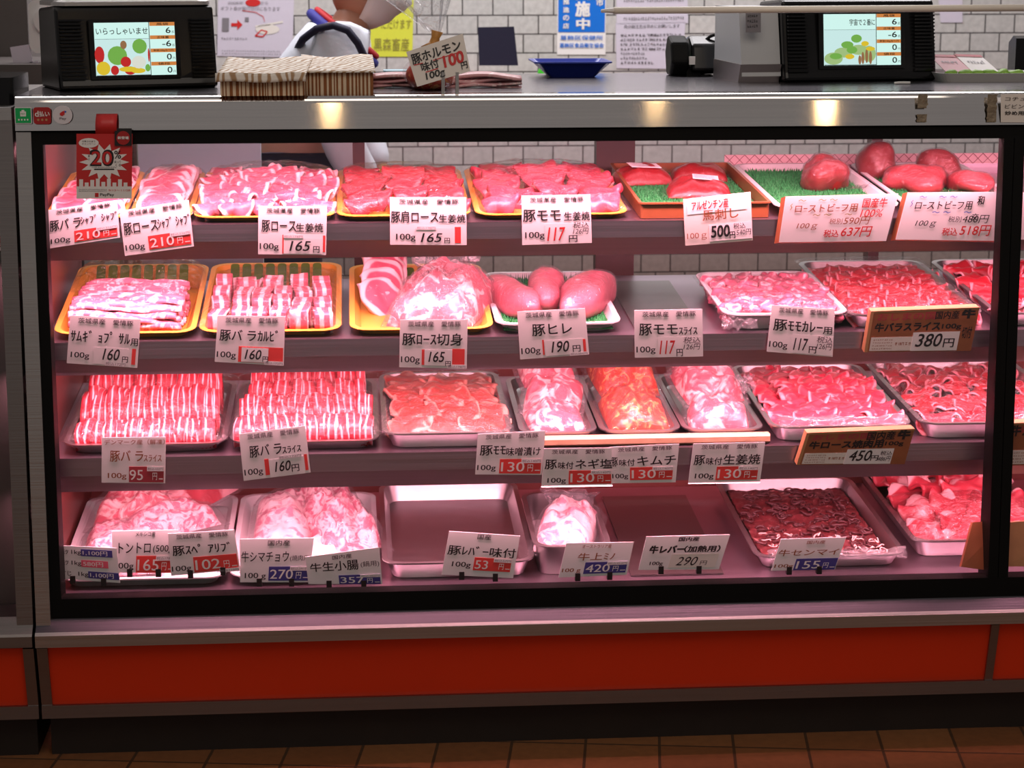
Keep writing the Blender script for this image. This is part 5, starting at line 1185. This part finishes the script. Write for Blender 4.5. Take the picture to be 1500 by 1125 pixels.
L = Letters().text('コチュジャン', .08, .95, .76, .90, shear=.1).text('ビビンバ', .08, .60, .50, .64, shear=.1).text('炒め用', .08, .45, .26, .40, bold=.02)
lay('lettering', L, fn, .001, 'ink', o, org)
M['tape'] = flat('brown_tape_rest', (.24, .19, .13), .6, .2, bump=.5, bscale=90, var=.5)
def tape_rest(px, label, seed):
    P0 = onY(px, 179, YF); P1 = onY(px+22, 138, YF); w, h_ = P1.x-P0.x, P1.z-P0.z
    n = 14; vs = []; fs = []
    for i in range(n+1):
        t = i/n; vs += [(w*.5+(-w*.46)*(.75+.25*nz(i*.7, seed)), -.0005, h_*t), (w*.5+(w*.46)*(.75+.25*nz(i*.6, seed+5)), -.0005, h_*t)]
    for i in range(n):
        if seed == 1 and i in (4, 5, 6): continue
        fs.append([2*i, 2*i+1, 2*i+3, 2*i+2])
    m_ = MB().add(vs, fs); q = m_.build('tape_rest', 'tape', None, T(P0)); md = q.modifiers.new('thickness', 'SOLIDIFY'); md.thickness = .0006
    return tag(q, label, 'tape')
tape_rest(1340, 'torn brown tape remains on the fascia, under the right scale', 1); tape_rest(1442, 'brown tape remains on the fascia beside the paper note', 2)
# hanging red promotion card on a strap
o, fn, org = flatcard('promotion_card', [(112, 196), (194, 196), (193, 291), (112, 291)], -.018, 'promo_red' if 'promo_red' in M else M.setdefault('promo_red', flat('promotion_red', (.60, .025, .025), .4)), 'red promotion card with a big 20 per cent hanging in front of the pane', 'card')
star = []
for i in range(28):
    a = 2*math.pi*i/28; rr_ = (.46, .30)[i % 2]; star.append((.5+rr_*math.cos(a)*.98, .565+rr_*math.sin(a)*.62))
lay('white_field', Letters().poly(star).rect(0, 1, 0, .19), fn, .0006, 'ink_white', o, org)
L = Letters()
for i in range(9):
    u = .05+.10*i; hh = (.30, .25, .29, .31, .26, .31, .25, .30, .25)[i]; L.rect(u, u+.07, .19, hh)
L.circle(.22, .86, .18, .075)
lay('white_houses', L, fn, .0007, 'ink_white', o, org)
lay('figure_outline', Letters().text('20', .25, .66, .51, .75, bold=.035), fn, .0010, 'ink', o, org)
lay('figure', Letters().text('20', .275, .635, .53, .73, bold=.012), fn, .0014, 'ink_red', o, org)
L = Letters().text('%', .68, .80, .62, .74, bold=.01).text('戻って', .68, .80, .55, .59).text('くる', .70, .80, .50, .54).rect(.32, .68, .445, .465).text('最', .21, .24, .64, .68).text('大', .21, .24, .59, .63)
L.text('対象のお店で', .10, .34, .87, .90).text('キャンペーン', .10, .34, .83, .86).text('PayPay', .43, .68, .03, .085, bold=.01)
rr = random.Random(2); L.scribble(.04, .55, .135, .15, 22, rr).scribble(.04, .55, .11, .125, 22, rr); L.scribble(.28, .72, .475, .495, 18, rr)
lay('lettering', L, fn, .0010, 'ink', o, org)
L = Letters().text('9/13〜11/28', .58, .97, .115, .145).rect(.335, .40, .025, .09); lay('red_lettering', L, fn, .0010, 'ink_red', o, org)
p0 = fn(.34, 1.0)-org; p1 = fn(.72, 1.0)-org; zt_ = onY(150, 167, -.018).z-org.z; zb_ = p0.z
def strap(u, v):
    x = p0.x+(p1.x-p0.x)*u+.002*v; return (x, .003*(1-v)+.016*math.sin(v*math.pi)*0-.012*math.sin(v*2.6)+.014*v*v, zb_-.003+(zt_-zb_+.003)*v)
link('strap', sheet(4, 12, strap, .0008), 'promo_red', o)
o, fn, org = flatcard('round_badge', [(168, 188), (193, 188), (193, 213.5), (168, 213.5)], -.0215, 'ink', 'round dark red badge clipped on the corner of the promotion card', 'badge')
lay('badge_field', Letters().circle(.5, .45, .40, .40, 24), fn, .001, 'red_st', o, org); lay('lettering', Letters().text('新登場', .18, .82, .38, .54, bold=.03), fn, .0016, 'ink_white', o, org)

# ------------------------------------------------------------------ shop behind the counter
WY = 2.598
def poster(Q, mat, label, cat='poster', Y=WY, name='poster'):
    return flatcard(name, Q, Y, mat, label, cat, .0015)
M['poster_blue'] = flat('poster_blue', (.0, .16, .68), .5)
o, fn, org = poster([(817, -110), (889, -110), (887, 80), (816, 80)], 'ink_white', 'blue and white vertical poster on the tiled wall')
lay('blue_field', Letters().rect(.02, .98, .175, .99), fn, .001, 'poster_blue', o, org)
L = Letters().text('施', .38, .66, .30, .41, bold=.04).text('中', .40, .66, .20, .28, bold=.04).text('実', .38, .66, .43, .54, bold=.04).text('市', .80, .94, .38, .43, bold=.03)
for i, c in enumerate('推進の店'): L.text(c, .12, .24, .39-.062*i, .43-.062*i, bold=.03)
lay('white_lettering', L, fn, .002, 'ink_white', o, org)
L = Letters().text('葛飾区保健所', .06, .94, .115, .150, bold=.01).text('葛飾区食品衛生協会', .05, .96, .055, .090, bold=.02); lay('blue_lettering', L, fn, .002, 'poster_blue', o, org)
o, fn, org = poster([(543, -90), (608, -90), (604, 83), (541, 83)], 'paper_yellow', 'yellow hand-written sheet on the wall beside the worker', 'notice')
L = Letters()
for t, u0, u1, v0, v1 in (('おすすめ', .1, .9, .86, .96), ('本日', .2, .8, .70, .80), ('も', .5, .75, .50, .60), ('のり', .45, .85, .38, .48), ('いただけます', .12, .96, .24, .32), ('黒森畜産', .10, .92, .05, .16)): L.text(t, u0, u1, v0, v1, bold=.0)
lay('lettering', L, fn, .0015, 'ink_olive', o, org)
o, fn, org = poster([(320, -40), (432, -40), (428, 84), (318, 82)], 'paper_lilac', 'white gift notice with red oval behind the left bundle', 'notice')
L = Letters().text('2008年', .13, .34, .625, .66).text('から', .56, .66, .625, .66).text('ギフト券が発行日付になります', .04, .82, .55, .60)
rr = random.Random(8); L.scribble(.05, .40, .20, .225, 10, rr).scribble(.06, .85, .06, .075, 26, rr).scribble(.06, .85, .025, .04, 26, rr); L.rect(.06, .15, .30, .46).rect(.36, .41, .42, .47)
lay('lettering', L, fn, .0015, 'ink_grey', o, org)
L = Letters().circle(.46, .645, .10, .045, 20).poly([(.18, .36), (.26, .36), (.26, .32), (.33, .38), (.26, .44), (.26, .40), (.18, .40)]); L.line([(.32, .55), (.50, .53), (.60, .48), (.62, .42)], .004).line([(.50, .25), (.58, .32), (.66, .30), (.60, .24), (.50, .25)], .008); lay('red_marks', L, fn, .0012, 'ink_red', o, org)
lay('hand_picture', Letters().circle(.66, .33, .16, .06).line([(.5, .36), (.86, .42)], .012), fn, .001, 'paper_warm', o, org)
o, fn, org = poster([(903, -60), (1006, -60), (1008, 34), (903, 36)], 'paper_lilac', 'printed sheet above the rod end on the wall', 'notice')
L = Letters(); 
for q in range(4): L.scribble(.10, .95, .06+.14*q, .11+.14*q, 26, rr)
lay('lettering', L, fn, .0015, 'ink_grey', o, org)
o, fn, org = poster([(902, 34), (1004, 32), (1000, 101), (903, 100)], 'paper_lilac', 'lilac hand-written list on the wall behind the card terminal', 'notice')
L = Letters().text('肉の御注文は早めにお願いします', .12, .92, .88, .96)
for q in range(7):
    L.scribble(.06, .06+.35+.2*rr.random(), .70-.10*q, .755-.10*q, 10, rr); 
    if q < 4: L.scribble(.50, .95, .70-.10*q, .755-.10*q, 10, rr)
lay('lettering', L, fn, .0015, 'ink', o, org)
o, fn, org = poster([(1374, -10), (1410, -10), (1410, 33), (1378, 33)], 'paper_lilac', 'small pale sheet on the tiles above the foam tray', 'notice')
# dark folder against the wall
o, fn, org = flatcard('folder', [(700, 40), (753, 39), (759, 96), (702, 96)], 2.1, 'navy', 'dark navy clipboard standing behind the counter', 'folder', .006)
tag(MB().box((-.9, -.25, -.0), (1.9, .20, .018)).build('work_table', 'steel', None, T((-.1, 2.25, 1.04))), 'steel work table along the tiled wall behind the counter', 'table')
for x in (-.85, 1.85):
    for y in (-.2, .15): MB().tube([(x, y, -1.06), (x, y, 0)], .018, 8).build('leg', 'steel', bpy.data.objects['work_table'])
def onwork(px, z=1.058, y=2.2): return Vector((Xat(px, y, z), y, z))
p = onwork(820); q = link('plastic_bag', lump_mesh(.09, .06, .09, 301, .3, 12), 'green_bag', None, T((p.x, 2.12, 1.058))); tag(q, 'bright green plastic bag on the rear work table', 'bag')
p = onwork(1195); q = link('rubber_glove', lump_mesh(.06, .04, .05, 305, .4, 14), 'blue_cloth', None, T((p.x, 2.12, 1.058))); tag(q, 'blue rubber gloves on the rear work table', 'gloves')
p = onwork(1085); q = MB().loops([rrect(-.09, -.05, .09, .05, .01, z) for z in (0, .05)]).build('plastic_tub', 'white', None, T((p.x, 2.12, 1.058))); tag(q, 'white tub on the rear work table', 'tub')
p = onwork(620); q = MB().loops([rrect(-.16, -.06, .16, .06, .01, z) for z in (0, .07)]).build('film_box', 'bag', None, T((p.x, 2.12, 1.058))); tag(q, 'clear plastic box on the rear work table', 'box')
M['board_white'] = flat('cutting_board', (.50, .68, .76), .5)
a = onY(205, 262, 1.0); b_ = onY(382, 205, 1.0)
tag(MB().box((0, 0, 0), (b_.x-a.x, .03, .56)).build('cutting_board', 'board_white', None, T((a.x, .98, b_.z-.56))), 'pale blue-white board seen through the case above the loin slices', 'board')
tag(MB().box((-.02, .0, -.02), (.42, .40, b_.z-.56-.0)).build('low_stand', 'steel_dark', None, T((a.x, .90, 0))), 'low steel stand carrying the pale board behind the case', 'stand')
# pink-lit wire strip behind the green mats
a = Xat(1062, .60, 1.12); z0 = onY(1200, 241, .60).z; z1 = onY(1200, 226, .60).z
M['wire'] = flat('pale_rail', (.78, .55, .56), .5); M['wire_d'] = flat('rail_lattice', (.30, .12, .13), .5)
r = empty('lattice_strip', T((a, .60, z0)), 'pale strip with a diamond lattice at the back of the top shelf', 'rail')
MB().box((0, 0, 0), (XR-.03-a, .004, z1-z0)).build('strip', 'wire', r)
mb = MB(); i = 0; hh = z1-z0
while i*.022 < XR-.06-a:
    x = i*.022; mb.tube([(x, -.001, 0), (x+.022, -.001, hh)], .0008, 4); mb.tube([(x+.022, -.001, 0), (x, -.001, hh)], .0008, 4); i += 1
mb.build('lattice', 'wire_d', r)
MB().box((.0, .001, -.10), (XR-.03-a, .004, 0)).build('support', 'shelf', r)
# left background
q = MB().box((-.40, 0, 0), (.20, .5, 2.2)).build('cabinet', 'cabinet', None, T((onY(42, 60, 1.54).x-.20, 1.54, -.02))); tag(q, 'dark tall cabinet in the shop at the left edge', 'cabinet')
p = onY(66, 78, 1.2); r = empty('lunch_box', T((p.x, 1.2, p.z)), 'pale plastic container with round lid hanging at the left behind the scale', 'container')
MB().loops([[Vector((v.x, z, v.y)) for v in rrect(-.035, .0, .06, .125, .02, 0)] for z in (0, .03)][::-1]).build('box', 'white', r)
MB().loops([[Vector((.006+.028*math.cos(t*.4), z, .075+.028*math.sin(t*.4))) for t in range(16)] for z in (.0, -.012)]).build('round_lid', 'white', r)
for i, (px, py, wv, hv) in enumerate(((42, 135, .045, .11), (58, 133, .02, .07))):
    p = onY(px, py, 1.2); q = MB().box((-wv/2, 0, 0), (wv/2, .01, hv)).build('paper_bundle', 'paper_lilac', None, T((p.x, 1.2, p.z)) @ RY(-.15)); tag(q, ('tall white paper sheets standing at the left edge', 'short white paper slip beside the tall sheets')[i], 'papers')
tag(MB().box((-.5, 0, 0), (.22, .4, 1.27)).build('side_counter', 'cabinet', None, T((onY(45, 140, 1.2).x-.10, 1.12, -.02))), 'dark low cabinet behind the case at the far left', 'cabinet')
q = MB().loops([rrect(-.2, -.1, .0, .1, .01, z) for z in (0, .05)]).build('black_box', 'gloss_black', None, T((XL-.012, .16, 1.228))); tag(q, 'black box on the neighbouring counter at the left edge', 'box')
# ------------------------------------------------------------------ shop worker behind the counter
PY = 1.62
def pw(px, py, dy=0): 
    v = onY(px, py, PY); v.y += dy; return v
def skinned(name, pts, edges, mat, parent, sub=2, root=0):
    me = bpy.data.meshes.new(name); me.from_pydata([tuple(p[0]) for p in pts], edges, []); o = bpy.data.objects.new(name, me); COL.objects.link(o)
    md = o.modifiers.new('skin', 'SKIN'); md.use_smooth_shade = True
    for i, p in enumerate(pts):
        r_ = p[1]; me.skin_vertices[0].data[i].radius = r_ if isinstance(r_, tuple) else (r_, r_); me.skin_vertices[0].data[i].use_root = (i == root)
    s = o.modifiers.new('smooth', 'SUBSURF'); s.levels = s.render_levels = sub
    dg = bpy.context.evaluated_depsgraph_get(); m2 = bpy.data.meshes.new_from_object(o.evaluated_get(dg))
    bpy.data.objects.remove(o); m2.polygons.foreach_set('use_smooth', [True]*len(m2.polygons)); m2.name = name
    return link(name, m2, mat, parent)
hip = pw(415, 240); O = Vector((hip.x, PY, -.02))
def rel(px, py, dy=0): return pw(px, py, dy)-O
per = empty('person', T(O), 'shop worker in white shirt, navy apron strap and face mask, leaning right', 'person')
neck = rel(512, 45); head = rel(540, -28); chest = rel(478, 92); waist = rel(440, 170); pel = hip-O
sL = rel(492, 62, -.17); sR = rel(500, 58, .17)
elL = rel(500, 200, -.21); elR = rel(525, 190, .20); haL = rel(560, 300, -.10); haR = rel(570, 300, .12)
def leg(s): return [(pel+Vector((0, s*.09, -.06)), .085), (Vector((.03, s*.10, .48)), .06), (Vector((-.02, s*.10, .09)), .042), (Vector((.10, s*.10, .035)), .034)]
B_ = [(pel, .13), (waist, (.13, .12)), (chest, (.14, .13)), (neck, .056), (neck*.45+head*.55, .055)]
E_ = [(0, 1), (1, 2), (2, 3), (3, 4)]
def chain(lst, start):
    i = start
    for p in lst: B_.append(p); E_.append((i, len(B_)-1)); i = len(B_)-1
    return i
def hand(tip, s):
    # palm end with five separate fingers, slightly curled
    base = len(B_)-1
    for q, (dy, L, up) in enumerate(((-.032, .055, .0), (-.012, .075, .004), (.008, .08, .004), (.026, .072, .002), (.040, .055, -.002))):
        a = tip+Vector((.035, dy*.8, up)); B_.append((a, .010)); E_.append((base, len(B_)-1))
        B_.append((a+Vector((L*.55, dy*.3, -.01)), .0085)); E_.append((len(B_)-2, len(B_)-1)); B_.append((a+Vector((L*.85, dy*.3, -.035)), .007)); E_.append((len(B_)-2, len(B_)-1))
for s, sh_, el, ha in ((-1, sL, elL, haL), (1, sR, elR, haR)):
    chain([(sh_, .062), (el, .043), (ha, (.032, .022)), (ha+Vector((.05, 0, -.005)), (.034, .016))], 2); hand(ha+Vector((.05, 0, -.005)), s)
for s in (-1, 1): chain(leg(s), 0)
body = skinned('body', B_, E_, 'skin', per, 2)
# head with face, joined to the body mesh
hm = bpy.data.meshes.new('head'); vs = []; fs = []; n = 28; m_ = 18
fwd = Vector((.92, -.10, -.38)).normalized(); upv = (Vector((.30, 0, .95))-fwd*Vector((.30, 0, .95)).dot(fwd)).normalized(); sid = upv.cross(fwd)
for j in range(m_):
    ph = -math.pi/2+math.pi*j/(m_-1)
    for i in range(n):
        t = 2*math.pi*i/n; f_ = math.cos(ph)*math.cos(t); s_ = math.cos(ph)*math.sin(t); u_ = math.sin(ph)
        wdt = .074*(1-.18*max(0, -u_)); dep = .096
        x = f_*dep; 
        if f_ > .85: x += .020*math.exp(-((s_)/.16)**2)*math.exp(-((u_+.12)/.20)**2)      # nose
        if f_ > .6: x -= .008*math.exp(-((abs(s_)-.38)/.14)**2)*math.exp(-((u_-.10)/.12)**2)  # eye sockets
        if f_ > .7: x += .006*math.exp(-((u_+.55)/.10)**2)*math.exp(-((s_)/.25)**2)         # lips
        e_ = .022*math.exp(-((f_+.05)/.16)**2)*math.exp(-((u_+.02)/.22)**2)*(1 if s_ > 0 else -1) if abs(s_) > .9 else 0   # ears
        vs.append(head+fwd*x+sid*(s_*wdt+e_)+upv*(u_*.118))
for j in range(m_-1):
    for i in range(n): fs.append([j*n+i, j*n+(i+1) % n, (j+1)*n+(i+1) % n, (j+1)*n+i])
import bmesh
bm = bmesh.new(); bm.from_mesh(body.data); hv = [bm.verts.new(v) for v in vs]
for f_ in fs:
    q = [hv[i] for i in f_]
    if len(set(q)) == 4:
        try: bm.faces.new(q).smooth = True
        except ValueError: pass
bm.to_mesh(body.data); bm.free()
def cap(name, mat, test, grow, parent):
    out = []; idx = {}
    for f_ in fs:
        c = sum((vs[i] for i in f_), Vector())/4-head; a, b2, c2 = c.dot(fwd), c.dot(sid), c.dot(upv)
        if test(a, b2, c2): out.append(f_)
    used = sorted({i for f_ in out for i in f_}); mp = {i: k for k, i in enumerate(used)}
    me = mesh(name, [head+(vs[i]-head)*grow for i in used], [[mp[i] for i in f_] for f_ in out], None, True)
    o = link(name, me, mat, parent); md = o.modifiers.new('thick', 'SOLIDIFY'); md.thickness = .004; return o
cap('hair', 'hair', lambda a, b, c: c > .045 or (a < -.02 and c > -.05), 1.07, per)
cap('mask', 'mask', lambda a, b, c: c < .0 and a > .015, 1.10, per)
for s in (-1, 1):
    q = MB(); ec = head+fwd*.088+sid*(s*.030)+upv*.012
    q.tube([ec-sid*.010, ec, ec+sid*.010], [.002, .006, .002], 8).build('eye', 'hair', per, smooth=True)
# shirt over torso and arms, trousers, apron strap, collar
S_ = [(pel+Vector((0, 0, .02)), .150), (waist, (.148, .138)), (chest, (.160, .150)), (chest*.45+neck*.55, (.100, .095))]
SE = [(0, 1), (1, 2), (2, 3)]
for s, sh_, el, ha in ((-1, sL, elL, haL), (1, sR, elR, haR)):
    i = 2
    for p in ((sh_, .085), (el, .060), (el*.35+ha*.65, .050)): S_.append(p); SE.append((i, len(S_)-1)); i = len(S_)-1
skinned('shirt', S_, SE, 'shirt', per, 2)
T_ = [(pel+Vector((0, 0, -.01)), .145)]; TE = []
for s in (-1, 1):
    i = 0
    for p, r_ in leg(s)[:3]: T_.append((p, r_+.016)); TE.append((i, len(T_)-1)); i = len(T_)-1
skinned('trousers', T_, TE, 'navy', per, 2)
ax = (head-neck).normalized(); ax = (Vector((.62, 0, .78))).normalized()
c0 = neck+Vector((-.012, 0, -.012)); e1 = ax.cross(Vector((0, 1, 0))).normalized(); e2 = Vector((0, 1, 0))
def ring(rad, off, tw=0, a0=0, a1=2*math.pi, nn=25): return [c0+ax*off+(e1*math.cos(a0+(a1-a0)*i/(nn-1))*rad*1.05+e2*math.sin(a0+(a1-a0)*i/(nn-1))*rad) for i in range(nn)]
MB().tube(ring(.098, -.010), .013, 8).build('collar', 'collar_blue', per, smooth=True)
MB().tube(ring(.092, .008), .008, 8).build('collar_trim', 'collar_red', per, smooth=True)
sp = [rel(432, 78, -.10), rel(446, 54, -.185), rel(466, 38, -.215), rel(490, 33, -.24), rel(510, 40, -.25), rel(524, 58, -.24), rel(535, 82, -.22), rel(535, 140, -.17)]
MB().tube(sp, .010, 8).build('apron_strap', 'navy', per, smooth=True)
